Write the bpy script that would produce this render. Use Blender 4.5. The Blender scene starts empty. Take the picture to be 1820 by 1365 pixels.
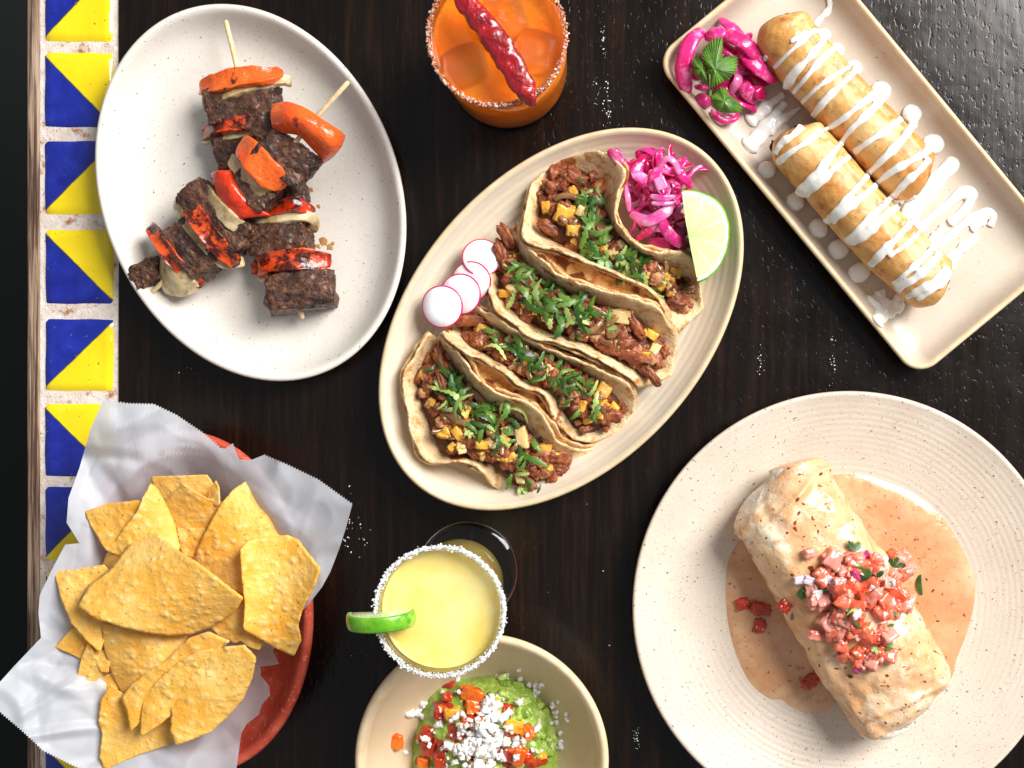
import bpy, math, random
from mathutils import Vector, Matrix, noise, Euler
from mathutils.bvhtree import BVHTree
R = math.radians
PI = math.pi
sc = bpy.context.scene
COL = sc.collection

# ------------------------------------------------------------------ scale
# the table is z = 0; one photograph pixel on the table is 0.35 mm; the camera hangs 0.82 m above it
S = 0.00035
H = 0.82
NX, NY = 1076.0, 665.0

def W(px, py, z=0.0):
    """pixel of the photograph at height z (mm) -> metres"""
    k = (H - z * .001) / H
    return Vector(((px - NX) * S * k, -(py - NY) * S * k, z * .001))

# ------------------------------------------------------------------ camera
cam = bpy.data.cameras.new('camera')
cam.sensor_width = 36
cam.lens = 36 * H / (1820 * S)
cam.shift_x = (910 - NX) / 1820
cam.shift_y = -(682.5 - NY) / 1820
cam.clip_start = 0.01
cam.clip_end = 50
co = bpy.data.objects.new('camera', cam)
co.location = (0, 0, H)
COL.objects.link(co)
sc.camera = co

# ------------------------------------------------------------------ light
wd = bpy.data.worlds.new('World')
sc.world = wd
wd.use_nodes = True
bg = wd.node_tree.nodes['Background']
bg.inputs[0].default_value = (.92, .95, 1.0, 1)
bg.inputs[1].default_value = .30
def area(name, loc, target, sx, sy, power, col):
    l = bpy.data.lights.new(name, 'AREA')
    l.shape = 'RECTANGLE'; l.size = sx; l.size_y = sy; l.energy = power; l.color = col
    o = bpy.data.objects.new(name, l)
    o.location = loc
    o.rotation_euler = (Vector(target) - Vector(loc)).to_track_quat('-Z', 'Y').to_euler()
    COL.objects.link(o)
    return o
area('window_light', (1.62, 1.20, 1.90), (-.05, -.02, 0), 1.15, 1.85, 152, (1.0, .975, .94))
sc.view_settings.view_transform = 'Standard'
sc.view_settings.look = 'None'
sc.view_settings.exposure = 0
sc.view_settings.gamma = 1
sc.render.engine = 'CYCLES'
sc.cycles.max_bounces = 12
sc.cycles.transmission_bounces = 10
sc.cycles.transparent_max_bounces = 12

# ------------------------------------------------------------------ materials
def C(h):
    h = h.lstrip('#')
    v = [int(h[i:i + 2], 16) / 255 for i in (0, 2, 4)]
    return tuple((x / 12.92 if x <= .04045 else ((x + .055) / 1.055) ** 2.4) for x in v) + (1,)

class NT:
    def __init__(s, name):
        s.m = bpy.data.materials.new(name); s.m.use_nodes = True
        s.t = s.m.node_tree; s.n = s.t.nodes; s.l = s.t.links
        s.b = s.n['Principled BSDF']
    def node(s, kind, **k):
        x = s.n.new(kind)
        for a, v in k.items():
            setattr(x, a, v)
        return x
    def put(s, sock, v):
        if hasattr(v, 'is_output') or isinstance(v, bpy.types.NodeSocket):
            s.l.new(v, sock)
        else:
            sock.default_value = v
    def math(s, op, a, b=0.0, c=0.0, clamp=False):
        x = s.node('ShaderNodeMath', operation=op, use_clamp=clamp)
        s.put(x.inputs[0], a); s.put(x.inputs[1], b); s.put(x.inputs[2], c)
        return x.outputs[0]
    def coords(s, stretch=(1, 1, 1), rnd=True):
        tc = s.node('ShaderNodeTexCoord')
        v = tc.outputs['Object']
        if rnd:
            oi = s.node('ShaderNodeObjectInfo')
            mu = s.node('ShaderNodeVectorMath', operation='SCALE')
            mu.inputs[0].default_value = (3.1, 1.7, 2.3)
            s.l.new(oi.outputs['Random'], mu.inputs['Scale'])
            ad = s.node('ShaderNodeVectorMath', operation='ADD')
            s.l.new(v, ad.inputs[0]); s.l.new(mu.outputs[0], ad.inputs[1])
            v = ad.outputs[0]
        if stretch != (1, 1, 1):
            m2 = s.node('ShaderNodeVectorMath', operation='MULTIPLY')
            s.l.new(v, m2.inputs[0]); m2.inputs[1].default_value = stretch
            v = m2.outputs[0]
        return v
    def noise(s, vec, scale, detail=4, rough=.55, dist=0):
        x = s.node('ShaderNodeTexNoise')
        s.l.new(vec, x.inputs['Vector'])
        x.inputs['Scale'].default_value = scale; x.inputs['Detail'].default_value = detail
        x.inputs['Roughness'].default_value = rough; x.inputs['Distortion'].default_value = dist
        return x.outputs['Fac']
    def voro(s, vec, scale, feature='F1', rnd=1.0, out='Distance'):
        x = s.node('ShaderNodeTexVoronoi', feature=feature)
        s.l.new(vec, x.inputs['Vector']); x.inputs['Scale'].default_value = scale
        x.inputs['Randomness'].default_value = rnd
        return x.outputs[out]
    def ramp(s, fac, stops):
        x = s.node('ShaderNodeValToRGB')
        e = x.color_ramp.elements
        while len(e) < len(stops): e.new(.5)
        for i, (p, c) in enumerate(stops):
            e[i].position = p
            e[i].color = c if not isinstance(c, (int, float)) else (c, c, c, 1)
        s.put(x.inputs[0], fac)
        return x.outputs[0]
    def mix(s, fac, a, b, blend='MIX'):
        x = s.node('ShaderNodeMix', data_type='RGBA', blend_type=blend)
        s.put(x.inputs[0], fac); s.put(x.inputs[6], a); s.put(x.inputs[7], b)
        return x.outputs[2]
    def bump(s, h, dist, strength=1.0, prev=None):
        x = s.node('ShaderNodeBump')
        s.l.new(h, x.inputs['Height']); x.inputs['Distance'].default_value = dist
        x.inputs['Strength'].default_value = strength
        if prev is not None: s.l.new(prev, x.inputs['Normal'])
        return x.outputs[0]
    def fin(s, col, rough=.5, nrm=None, spec=.5, sss=0, sssr=.003, coat=0, coatr=.1, trans=0, ior=1.45, ssscol=None):
        b = s.b
        s.put(b.inputs['Base Color'], col); s.put(b.inputs['Roughness'], rough)
        b.inputs['Specular IOR Level'].default_value = spec
        b.inputs['IOR'].default_value = ior
        if nrm is not None: s.l.new(nrm, b.inputs['Normal'])
        if sss:
            b.inputs['Subsurface Weight'].default_value = sss
            b.inputs['Subsurface Scale'].default_value = sssr
            b.inputs['Subsurface Radius'].default_value = ssscol or (1, .6, .4)
        if coat:
            b.inputs['Coat Weight'].default_value = coat; b.inputs['Coat Roughness'].default_value = coatr
        if trans: b.inputs['Transmission Weight'].default_value = trans
        return s.m

def simple(name, ca, cb, scale=200, lo=.35, hi=.65, rough=.4, bumps=((600, .0003),), sss=0, sssr=.003, coat=0,
           speck=None, patch=None, stretch=(1, 1, 1), var=.0, spec=.5, ssscol=None, coatr=.1):
    t = NT(name)
    v = t.coords(stretch)
    col = t.ramp(t.noise(v, scale, 5), [(lo, C(ca)), (hi, C(cb))])
    v2 = t.coords()
    if patch:
        for (pc, ps, p0, p1) in patch:
            f = t.ramp(t.noise(v2, ps, 4, .6), [(p0, 0.), (p1, 1.)])
            col = t.mix(f, col, C(pc))
    if speck:
        for (pc, ps, p0, p1) in speck:
            f = t.ramp(t.noise(v2, ps, 1, .5), [(p0, 0.), (p1, 1.)])
            col = t.mix(f, col, C(pc))
    if var:
        oi = t.node('ShaderNodeObjectInfo')
        hs = t.node('ShaderNodeHueSaturation')
        t.l.new(t.math('ADD', t.math('MULTIPLY', oi.outputs['Random'], 2 * var), 1 - var), hs.inputs['Value'])
        t.l.new(col, hs.inputs['Color']); col = hs.outputs[0]
    nrm = None
    for (bs, bd) in bumps:
        nrm = t.bump(t.noise(v2, bs, 4, .6), bd, 1.0, nrm)
    return t.fin(col, rough, nrm, sss=sss, sssr=sssr, coat=coat, spec=spec, ssscol=ssscol, coatr=coatr)

M = {}
def stoneware(name, base, base2, tint, dens=.66, rough=.42):
    t = NT(name)
    v = t.coords(rnd=False)
    col = t.ramp(t.noise(v, 22, 4), [(.35, C(base)), (.65, C(base2))])
    f = t.ramp(t.noise(v, 1100, 1.5, .6), [(dens, 0.), (dens + .07, 1.)])
    col = t.mix(t.math('MULTIPLY', f, .75), col, C(tint))
    f = t.ramp(t.noise(v, 520, 1, .5), [(dens + .07, 0.), (dens + .10, 1.)])
    col = t.mix(t.math('MULTIPLY', f, .8), col, C('#5a4436'))
    nr = t.bump(t.noise(v, 260, 3), .00012)
    return t.fin(col, t.ramp(t.noise(v, 60, 3), [(.3, rough - .08), (.7, rough + .1)]), nr, coat=.25, coatr=.25)
M['plate_grey'] = stoneware('speckled_stoneware', '#e0d9cf', '#e9e3da', '#9b8b78')
M['plate_cream'] = stoneware('cream_stoneware', '#dfd0b8', '#e6dac6', '#cdbb9f', .72)
M['plate_rect'] = stoneware('sand_stoneware', '#c3b5a3', '#cebfae', '#b09a80', .68)
M['plate_round'] = stoneware('ringed_stoneware', '#d6c7b6', '#e0d2c2', '#8f7660', .64)
M['bowl'] = stoneware('tan_stoneware', '#cfb693', '#d9c4a6', '#a88c66', .7)
M['rim_tan'] = simple('bare_rim', '#d9bf97', '#e3cfae', 120, rough=.5, bumps=((500, .0001),))

def wood_mat():
    t = NT('dark_wood')
    v = t.coords((1, .055, 1), rnd=False)
    vb = t.coords(rnd=False)
    g = t.noise(v, 190, 6, .62, .25)
    col = t.ramp(g, [(.30, C('#0a0604')), (.50, C('#150c07')), (.62, C('#22140c')), (.80, C('#382013'))])
    big = t.ramp(t.noise(t.coords((1, .25, 1), rnd=False), 14, 3), [(.35, .55), (.7, 1.15)])
    col = t.mix(1.0, col, big, 'MULTIPLY')
    fine = t.noise(v, 900, 3, .6)
    col = t.mix(t.ramp(fine, [(.60, 0.), (.75, .25)]), col, C('#4a2f20'))
    # pale scuffs where the varnish has worn through
    sc_ = t.ramp(t.noise(t.coords((1, .3, 1), rnd=False), 330, 2, .5), [(.79, 0.), (.82, 1.)])
    zone = t.ramp(t.noise(vb, 9, 2), [(.52, 0.), (.62, 1.)])
    col = t.mix(t.math('MULTIPLY', t.math('MULTIPLY', sc_, zone), .35), col, C('#8f7f70'))
    h1 = t.bump(t.noise(v, 260, 5, .6), .00006)
    pits = t.ramp(t.noise(t.coords((1, .55, 1), rnd=False), 330, 2, .5), [(.28, 0.), (.42, 1.)])
    h2 = t.bump(pits, .00010, 1, h1)
    h3 = t.bump(t.noise(vb, 45, 2), .00030, 1, h2)
    rg = t.ramp(t.noise(vb, 30, 4), [(.3, .17), (.7, .27)])
    return t.fin(col, rg, h3, spec=.38)
M['wood'] = wood_mat()

def trim_mat():
    t = NT('weathered_trim')
    v = t.coords((1, .03, 1), rnd=False)
    col = t.ramp(t.noise(v, 420, 6, .65, .3), [(.32, C('#1d130e')), (.45, C('#5f4535')), (.56, C('#a48973')), (.7, C('#cdb7a3'))])
    return t.fin(col, .7, t.bump(t.noise(v, 500, 5), .0006))
M['trim'] = trim_mat()
M['grout'] = simple('sandy_grout', '#ebe0d7', '#d9c9bb', 120, rough=.9, bumps=((900, .0005), (250, .0008)),
                    patch=(('#ab7452', 150, .56, .68), ('#f2ece6', 90, .5, .7)), speck=(('#7c4b2f', 700, .70, .74), ('#c99a4a', 420, .74, .77)))

def tile_mat(name, sgn):
    t = NT(name)
    tc = t.node('ShaderNodeTexCoord')
    sp = t.node('ShaderNodeSeparateXYZ'); t.l.new(tc.outputs['Object'], sp.inputs[0])
    v = t.coords(rnd=True)
    d = t.math('ADD', t.math('MULTIPLY', sp.outputs[0], 1.0), t.math('MULTIPLY', sp.outputs[1], sgn))
    d = t.math('ADD', d, t.math('MULTIPLY', t.math('SUBTRACT', t.noise(v, 110, 3), .5), .0016))
    # d > 0 : yellow side (towards the right)
    f = t.math('MULTIPLY', d, 1 / .0012)
    yel = t.ramp(t.noise(v, 60, 4), [(.3, C('#f6d40a')), (.7, C('#fbe21a'))])
    blu = t.ramp(t.noise(v, 90, 5), [(.3, C('#101c84')), (.6, C('#1a2c9e')), (.8, C('#2c44b4'))])
    col = t.mix(t.math('ADD', f, .5, clamp=True), blu, yel)
    line = t.math('SUBTRACT', 1.0, t.math('ABSOLUTE', t.math('ADD', f, .2)), clamp=True)
    col = t.mix(t.math('MULTIPLY', line, .8), col, C('#12331c'))
    sp_ = t.ramp(t.noise(v, 420, 1, .4), [(.76, 0.), (.78, 1.)])
    col = t.mix(sp_, col, C('#7d6a2c'))
    return t.fin(col, .12, t.bump(t.noise(v, 70, 3), .0005), coat=.5, coatr=.04)
M['tile_a'] = tile_mat('glazed_tile_a', 1.0)     # yellow upper right
M['tile_b'] = tile_mat('glazed_tile_b', -1.0)    # yellow lower right
M['floor'] = simple('dark_floor', '#0a0e0d', '#101615', 6, rough=.8, bumps=())

def glass_mat(name, col=(1, 1, 1, 1), rough=.0, ior=1.45):
    t = NT(name)
    return t.fin(col, rough, None, trans=1, ior=ior)
M['glass'] = glass_mat('clear_glass')
def ice_mat():
    t = NT('ice'); v = t.coords()
    m = t.fin((1, .97, .92, 1), .03, t.bump(t.noise(v, 260, 3), .0032), trans=1, ior=1.31)
    tp = t.node('ShaderNodeBsdfTransparent'); tp.inputs[0].default_value = (1, .97, .9, 1)
    ms = t.node('ShaderNodeMixShader'); ms.inputs[0].default_value = .12
    out = [n_ for n_ in t.n if n_.type == 'OUTPUT_MATERIAL'][0]
    t.l.new(t.b.outputs[0], ms.inputs[1]); t.l.new(tp.outputs[0], ms.inputs[2]); t.l.new(ms.outputs[0], out.inputs[0])
    return m
M['ice'] = ice_mat()
M['orange_drink'] = simple('orange_drink', '#f4720a', '#fb8a1c', 45, rough=.12, bumps=((60, .0006),), sss=.35, sssr=.006, ssscol=(1, .4, .1), coat=.3,
                           speck=(('#ffa63c', 800, .68, .74),))
M['yellow_drink'] = simple('yellow_drink', '#f5da74', '#f8e69c', 50, rough=.22, bumps=((500, .0001),), sss=.4, sssr=.005, ssscol=(1, .8, .3),
                           speck=(('#f9e49a', 700, .66, .76),), patch=(('#f1cc58', 40, .55, .75),))
M['olive_drink'] = simple('olive_drink', '#7d6b12', '#9a8a22', 50, rough=.15, bumps=(), sss=.2, sssr=.004)
M['salt'] = simple('salt', '#f4f2ee', '#ffffff', 600, rough=.35, bumps=(), sss=.4, sssr=.001, var=.08)
def chsalt():
    t = NT('chile_salt')
    g = t.node('ShaderNodeNewGeometry')
    col = t.ramp(g.outputs['Random Per Island'], [(0, C('#eed0bc')), (.25, C('#dc7a3c')), (.5, C('#b84a1c')), (.72, C('#f8ded0')), (1, C('#2a120c'))])
    return t.fin(col, .4)
M['chile_salt'] = chsalt()
M['chile'] = simple('dried_chile', '#6e0410', '#b30b1d', 70, rough=.22, bumps=((90, .0022), (260, .001)), coat=.9, coatr=.12,
                    patch=(('#d22d1a', 60, .56, .72),))
M['stick'] = simple('bamboo', '#e2c08a', '#f0d9ae', 300, stretch=(1, 1, 1), rough=.5, bumps=((700, .0002),))

def meat_mat(name, a, b, c, rough=.38, charm=1.0):
    t = NT(name); v = t.coords()
    vs = t.coords((1, 1, .35))
    col = t.ramp(t.noise(vs, 260, 6, .7), [(.30, C(a)), (.52, C(b)), (.72, C(c))])
    ch = t.ramp(t.noise(v, 70, 5, .65), [(.49, 0.), (.64, .88)])
    col = t.mix(t.math('MULTIPLY', ch, charm), col, C('#1c0f0a'))
    n = t.bump(t.noise(t.coords((1, 1, .45)), 170, 6, .60), .0026)
    n = t.bump(t.noise(v, 700, 4, .6), .0005, 1, n)
    return t.fin(col, t.ramp(t.noise(v, 300, 3), [(.35, rough - .12), (.65, rough + .2)]), n, spec=.5, sss=.05, sssr=.002, coat=.35, coatr=.25)
M['steak'] = meat_mat('seared_steak', '#2c160c', '#5a3522', '#95684a')
M['taco_meat'] = meat_mat('chopped_meat', '#5c2410', '#9a4c24', '#c87c48', .34, .4)
M['taco_meat2'] = simple('pale_meat', '#a8673c', '#d09a70', 160, rough=.4, bumps=((300, .0012),), patch=(('#5a2712', 110, .5, .7),), var=.2)

def pepper_mat(name, a, b, char):
    t = NT(name); v = t.coords()
    col = t.ramp(t.noise(v, 45, 4), [(.32, C(a)), (.68, C(b))])
    edge = t.ramp(t.noise(v, 75, 5, .7, .4), [(char, 0.), (char + .08, 1.)])
    col = t.mix(t.math('MULTIPLY', edge, .92), col, C('#1c0906'))
    sp = t.ramp(t.noise(v, 420, 2, .6), [(.68, 0.), (.73, 1.)])
    col = t.mix(t.math('MULTIPLY', sp, .75), col, C('#5c1206'))
    n = t.bump(t.noise(v, 110, 4), .0022)
    n = t.bump(t.noise(v, 420, 3), .0003, 1, n)
    return t.fin(col, .24, n, sss=.15, sssr=.003, coat=.5, coatr=.12)
M['pepper_orange'] = pepper_mat('orange_pepper', '#e94a12', '#f5742a', .62)
M['pepper_red'] = pepper_mat('red_pepper', '#d42a0e', '#ee4a1c', .66)
M['pepper_char'] = pepper_mat('charred_pepper', '#c42a0e', '#ee5a22', .46)
M['grill_onion'] = simple('grilled_onion', '#dfcfa8', '#b99a68', 90, rough=.28, bumps=((160, .001), (500, .0003)), sss=.35, sssr=.003,
                          patch=(('#6b421b', 120, .58, .72),), stretch=(1, 1, 3))

def tortilla_mat(name, a, b, spots, sp0=.60, toast='#b9793b'):
    t = NT(name); v = t.coords()
    col = t.ramp(t.noise(v, 60, 5, .6), [(.33, C(a)), (.67, C(b))])
    f = t.ramp(t.noise(v, 150, 4, .6), [(.48, 0.), (.64, .85)])
    col = t.mix(f, col, C(toast))
    f = t.ramp(t.noise(v, 75, 3, .5), [(sp0, 0.), (sp0 + .06, 1.)])
    col = t.mix(f, col, C(spots))
    f = t.ramp(t.noise(v, 700, 1, .5), [(.72, 0.), (.77, .8)])
    col = t.mix(f, col, C('#6b3a1a'))
    n = t.bump(t.noise(v, 170, 5, .65), .0026)
    n = t.bump(t.noise(v, 600, 3), .0005, 1, n)
    return t.fin(col, .6, n, sss=.12, sssr=.002, spec=.35)
M['tortilla'] = tortilla_mat('corn_tortilla', '#edc997', '#f5dcb2', '#9c5a28', .62, '#cb8f4c')
M['tortilla2'] = tortilla_mat('corn_tortilla_under', '#dfb67e', '#e8c896', '#96592a', .60, '#c0884a')
M['flour'] = tortilla_mat('flour_tortilla', '#eee6d8', '#f6f0e6', '#d8b98c', .68, '#e6d3b4')

def chip_mat():
    t = NT('tortilla_chip'); v = t.coords()
    big = t.noise(v, 30, 3)
    col = t.ramp(big, [(.3, C('#eaa636')), (.52, C('#f2ba54')), (.72, C('#f8cf7c'))])
    vd = t.voro(t.coords((1, 1.3, 1)), 185, 'SMOOTH_F1', 1)
    bl = t.ramp(vd, [(.10, 1.), (.50, 0.)])
    msk = t.ramp(t.noise(v, 80, 3), [(.34, .1), (.66, 1.)])
    blm = t.math('MULTIPLY', bl, msk)
    col = t.mix(t.math('MULTIPLY', blm, .6), col, C('#fbdc9a'))
    f = t.ramp(t.noise(v, 190, 4, .6), [(.56, 0.), (.72, .6)])
    col = t.mix(f, col, C('#de951f'))
    f = t.ramp(t.noise(v, 650, 1, .5), [(.74, 0.), (.77, 1.)])
    col = t.mix(f, col, C('#5b3410'))
    n = t.bump(blm, .0009, 1)
    n = t.bump(t.noise(v, 500, 4, .6), .0006, 1, n)
    oi = t.node('ShaderNodeObjectInfo'); hs = t.node('ShaderNodeHueSaturation')
    t.l.new(t.math('ADD', t.math('MULTIPLY', oi.outputs['Random'],   .22), .90), hs.inputs['Value'])
    t.l.new(col, hs.inputs['Color'])
    return t.fin(hs.outputs[0], .48, n, sss=.1, sssr=.002)
M['chip'] = chip_mat()

def clay():
    return simple('red_clay', '#b8402a', '#cf5a40', 60, rough=.6, bumps=((500, .0004), (120, .0004)), patch=(('#dd7a60', 200, .58, .7),), speck=(('#efb7a4', 700, .7, .75),))
M['clay'] = clay()
def paper_mat():
    t = NT('deli_paper'); v = t.coords(rnd=False)
    col = t.ramp(t.noise(v, 30, 4), [(.3, C('#e0e4ee')), (.7, C('#ecf0f8'))])
    st = t.ramp(t.noise(v, 60, 3), [(.68, 0.), (.73, .28)])
    col = t.mix(st, col, C('#b98f86'))
    n = t.bump(t.noise(v, 40, 3, .5), .0006)
    n = t.bump(t.noise(v, 1000, 2), .00008, 1, n)
    m = t.fin(col, .42, n, spec=.5)
    tr = t.node('ShaderNodeBsdfTranslucent'); tr.inputs[0].default_value = C('#e4e4e8')
    tp = t.node('ShaderNodeBsdfTransparent')
    ms = t.node('ShaderNodeMixShader'); ms.inputs[0].default_value = .38
    t.l.new(t.b.outputs[0], ms.inputs[1]); t.l.new(tr.outputs[0], ms.inputs[2])
    m2 = t.node('ShaderNodeMixShader'); m2.inputs[0].default_value = .07
    t.l.new(ms.outputs[0], m2.inputs[1]); t.l.new(tp.outputs[0], m2.inputs[2])
    out = [n_ for n_ in t.n if n_.type == 'OUTPUT_MATERIAL'][0]
    t.l.new(m2.outputs[0], out.inputs[0])
    return m
M['paper'] = paper_mat()

M['crema'] = simple('white_crema', '#f3efe8', '#faf8f4', 120, rough=.2, bumps=((150, .0004),), sss=.3, sssr=.003, coat=.4)
def fried():
    t = NT('fried_tortilla'); v = t.coords()
    col = t.ramp(t.noise(v, 38, 5, .6), [(.30, C('#bd7836')), (.48, C('#dba25a')), (.70, C('#ecc487'))])
    f = t.ramp(t.noise(v, 110, 5, .65), [(.54, 0.), (.68, .8)])
    col = t.mix(f, col, C('#a35a22'))
    f = t.ramp(t.noise(v, 500, 1), [(.74, 0.), (.77, .8)])
    col = t.mix(f, col, C('#7a3c14'))
    n = t.bump(t.noise(v, 90, 4), .0014)
    n = t.bump(t.voro(v, 230, 'SMOOTH_F1'), .0006, .6, n)
    return t.fin(col, .42, n, coat=.2, coatr=.3, sss=.1, sssr=.002)
M['fried'] = fried()
M['fried_edge'] = simple('browned_edge', '#b0682c', '#cf8c48', 80, rough=.45, bumps=((140, .001),), patch=(('#7c3d14', 90, .5, .7),))
M['char'] = simple('charred_bits', '#120a07', '#2c1810', 300, rough=.6, bumps=((400, .001),))
M['sauce'] = simple('queso_sauce', '#cf9768', '#dcab80', 40, rough=.16, bumps=((60, .0009), (300, .0002)), sss=.15, sssr=.003, coat=.8,
                    speck=(('#a8502c', 420, .70, .75), ('#7a3a20', 260, .78, .80)), patch=(('#c98e62', 45, .5, .75), ('#e6bc94', 30, .5, .7), ('#b87a4e', 130, .60, .76)), coatr=.08)
M['glaze'] = simple('sauce_glaze', '#dfa672', '#ecc598', 48, rough=.22, bumps=((70, .0014), (200, .0008)), sss=.2, sssr=.002, coat=.35, coatr=.15,
                    speck=(('#9a4a24', 300, .69, .73), ('#7a3417', 150, .72, .745)), patch=(('#f3e0c4', 45, .52, .68), ('#cf8c50', 90, .60, .72), ('#a8642e', 60, .68, .74)))
M['tomato'] = simple('tomato', '#e0502e', '#f08060', 90, rough=.15, bumps=((220, .0008),), sss=.35, sssr=.003, coat=.9, var=.15, patch=(('#f4a690', 120, .58, .75),))
M['tomato_pink'] = simple('pink_tomato', '#ea8a76', '#f2ab9a', 120, rough=.18, bumps=((220, .0008),), sss=.4, sssr=.003, coat=.5, var=.08)
M['tomato_dark'] = simple('dark_tomato', '#a8240f', '#dc4a26', 90, rough=.12, bumps=((220, .0008),), sss=.3, sssr=.003, coat=.7)
M['onion_white'] = simple('white_onion', '#d9ccd2', '#e9dfe2', 90, rough=.2, bumps=((200, .0010),), sss=.4, sssr=.003, coat=.4, patch=(('#c98fb0', 120, .60, .74),))
M['onion_purple'] = simple('purple_onion', '#a2185f', '#c94a8a', 90, rough=.2, bumps=((200, .0006),), sss=.3, sssr=.003, coat=.4, patch=(('#edc6dc', 150, .58, .7),))
M['pickle'] = simple('pickled_onion', '#d40f6c', '#ec3c94', 70, rough=.18, bumps=((130, .0007),), sss=.25, sssr=.003, coat=.3, coatr=.25, var=.22,
                     patch=(('#f7a6d0', 110, .52, .72), ('#b00858', 60, .6, .75)), ssscol=(1, .15, .5))
M['pickle_pale'] = simple('pale_pickled_onion', '#ee6cae', '#f6a8cf', 110, rough=.18, bumps=((130, .0007),), sss=.45, sssr=.004, coat=.5, patch=(('#dc3f9c', 70, .5, .7),), ssscol=(1, .25, .6))
M['pickle_deep'] = simple('deep_pickled_onion', '#a80448', '#cc0c62', 70, rough=.16, bumps=((130, .0007),), sss=.3, sssr=.004, coat=.6, var=.15)
def leafm(name, a, b, va=.25):
    return simple(name, a, b, 160, rough=.38, bumps=((300, .0004),), sss=0, var=va, coat=.1)
M['cilantro'] = leafm('cilantro', '#456b22', '#6f9438')
M['cilantro_light'] = leafm('light_cilantro', '#8fa850', '#b2c474')
M['cilantro_dark'] = leafm('dark_cilantro', '#284a18', '#3f6a24')
M['pineapple'] = simple('pineapple', '#e6a22c', '#f0bf55', 110, rough=.3, bumps=((160, .001),), sss=.35, sssr=.003, coat=.3, var=.15,
                        patch=(('#9b5a1c', 90, .58, .74),), speck=(('#2c1408', 300, .76, .78),))
M['pineapple_pale'] = simple('pale_pineapple', '#e3bd74', '#efd398', 110, rough=.3, bumps=((160, .001),), sss=.3, sssr=.003, coat=.3, patch=(('#a86a2c', 90, .58, .74),))
M['brown_onion'] = simple('soft_brown_onion', '#6a4326', '#a27a4e', 90, rough=.18, bumps=((120, .001),), sss=.25, sssr=.003, coat=.7, stretch=(1, 1, 1))
M['filling'] = simple('filling_base', '#3a1a0c', '#6e3518', 140, rough=.4, bumps=((180, .002), (420, .001)))
M['rind'] = simple('lime_rind', '#4d9a12', '#7cc02a', 120, rough=.3, bumps=((520, .0003),), coat=.4, patch=(('#b8dc62', 60, .55, .75),))
M['pith'] = simple('lime_pith', '#e9f2c2', '#f4f8dc', 120, rough=.4, bumps=((300, .0002),), sss=.3)
def lime_flesh():
    t = NT('lime_flesh')
    tc = t.node('ShaderNodeTexCoord')
    sp = t.node('ShaderNodeSeparateXYZ'); t.l.new(tc.outputs['Object'], sp.inputs[0])
    an = t.math('ARCTAN2', sp.outputs[1], sp.outputs[0])
    fr = t.math('ABSOLUTE', t.math('SUBTRACT', t.math('FRACT', t.math('ADD', t.math('MULTIPLY', an, 9 / (2 * PI)), .3)), .5))
    mem = t.ramp(fr, [(.43, 0.), (.48, .6)])
    cmb = t.node('ShaderNodeCombineXYZ')
    t.put(cmb.inputs[0], t.math('MULTIPLY', an, 16.0))
    ln = t.node('ShaderNodeVectorMath', operation='LENGTH'); t.l.new(tc.outputs['Object'], ln.inputs[0])
    t.put(cmb.inputs[1], t.math('MULTIPLY', ln.outputs['Value'], 130.0))
    ves = t.noise(cmb.outputs[0], 1.6, 3, .6)
    col = t.ramp(ves, [(.3, C('#c3df86')), (.6, C('#dbeeaa')), (.75, C('#eef7cc'))])
    col = t.mix(mem, col, C('#f2f6d8'))
    return t.fin(col, .22, t.bump(ves, .0008), sss=.4, sssr=.004, coat=.5, ssscol=(.8, 1, .4))
M['lime_flesh'] = lime_flesh()
def radish():
    t = NT('radish_flesh')
    v = t.coords()
    col = t.ramp(t.noise(v, 60, 4), [(.35, C('#f0e9ec')), (.7, C('#fbf8f8'))])
    return t.fin(col, .25, t.bump(t.noise(v, 300, 3), .0002), sss=.3, sssr=.002, coat=.35)
M['radish'] = radish()
M['radish_skin'] = simple('radish_skin', '#c4064e', '#e01c6a', 200, rough=.3, bumps=(), coat=.3)
M['guac'] = simple('guacamole', '#7c9f30', '#b6cd62', 90, rough=.26, bumps=((110, .0022), (320, .0008)), sss=.2, sssr=.003, coat=.4, patch=(('#d3e08a', 60, .56, .72), ('#5d8a20', 130, .60, .74)))
M['salsa'] = simple('salsa_red', '#8f1c08', '#c83a10', 90, rough=.12, bumps=((130, .0016),), sss=.25, sssr=.003, coat=.8, patch=(('#e06a1c', 70, .56, .7),))
M['salsa_orange'] = simple('salsa_orange', '#e0560e', '#f0881e', 90, rough=.12, bumps=((160, .0012),), sss=.35, sssr=.003, coat=.7, var=.15, patch=(('#c02c0c', 110, .56, .7),))
M['salsa_yellow'] = simple('salsa_yellow', '#eea01c', '#f6bc3c', 90, rough=.15, bumps=((160, .001),), sss=.35, sssr=.003, coat=.6, patch=(('#d6600f', 120, .62, .74),))
M['cheese'] = simple('cheese_crumb', '#f4eee6', '#fdfaf6', 200, rough=.6, bumps=((350, .0008),), sss=.25, sssr=.002)

# ------------------------------------------------------------------ mesh helpers
class MB:
    def __init__(s): s.v = []; s.f = []
    def add(s, v, f):
        o = len(s.v); s.v += [Vector(p) for p in v]; s.f += [tuple(i + o for i in q) for q in f]
        return s

def mesh(name, mb, mat, org=Vector((0, 0, 0)), smooth=True):
    me = bpy.data.meshes.new(name)
    me.from_pydata([tuple(p - org) for p in mb.v], [], mb.f)
    if smooth: me.polygons.foreach_set('use_smooth', [True] * len(me.polygons))
    me.materials.append(M[mat] if isinstance(mat, str) else mat)
    me.update()
    return me

def wloc(o):
    p = Vector(o.location)
    while o.parent: o = o.parent; p += Vector(o.location)
    return p

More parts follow.
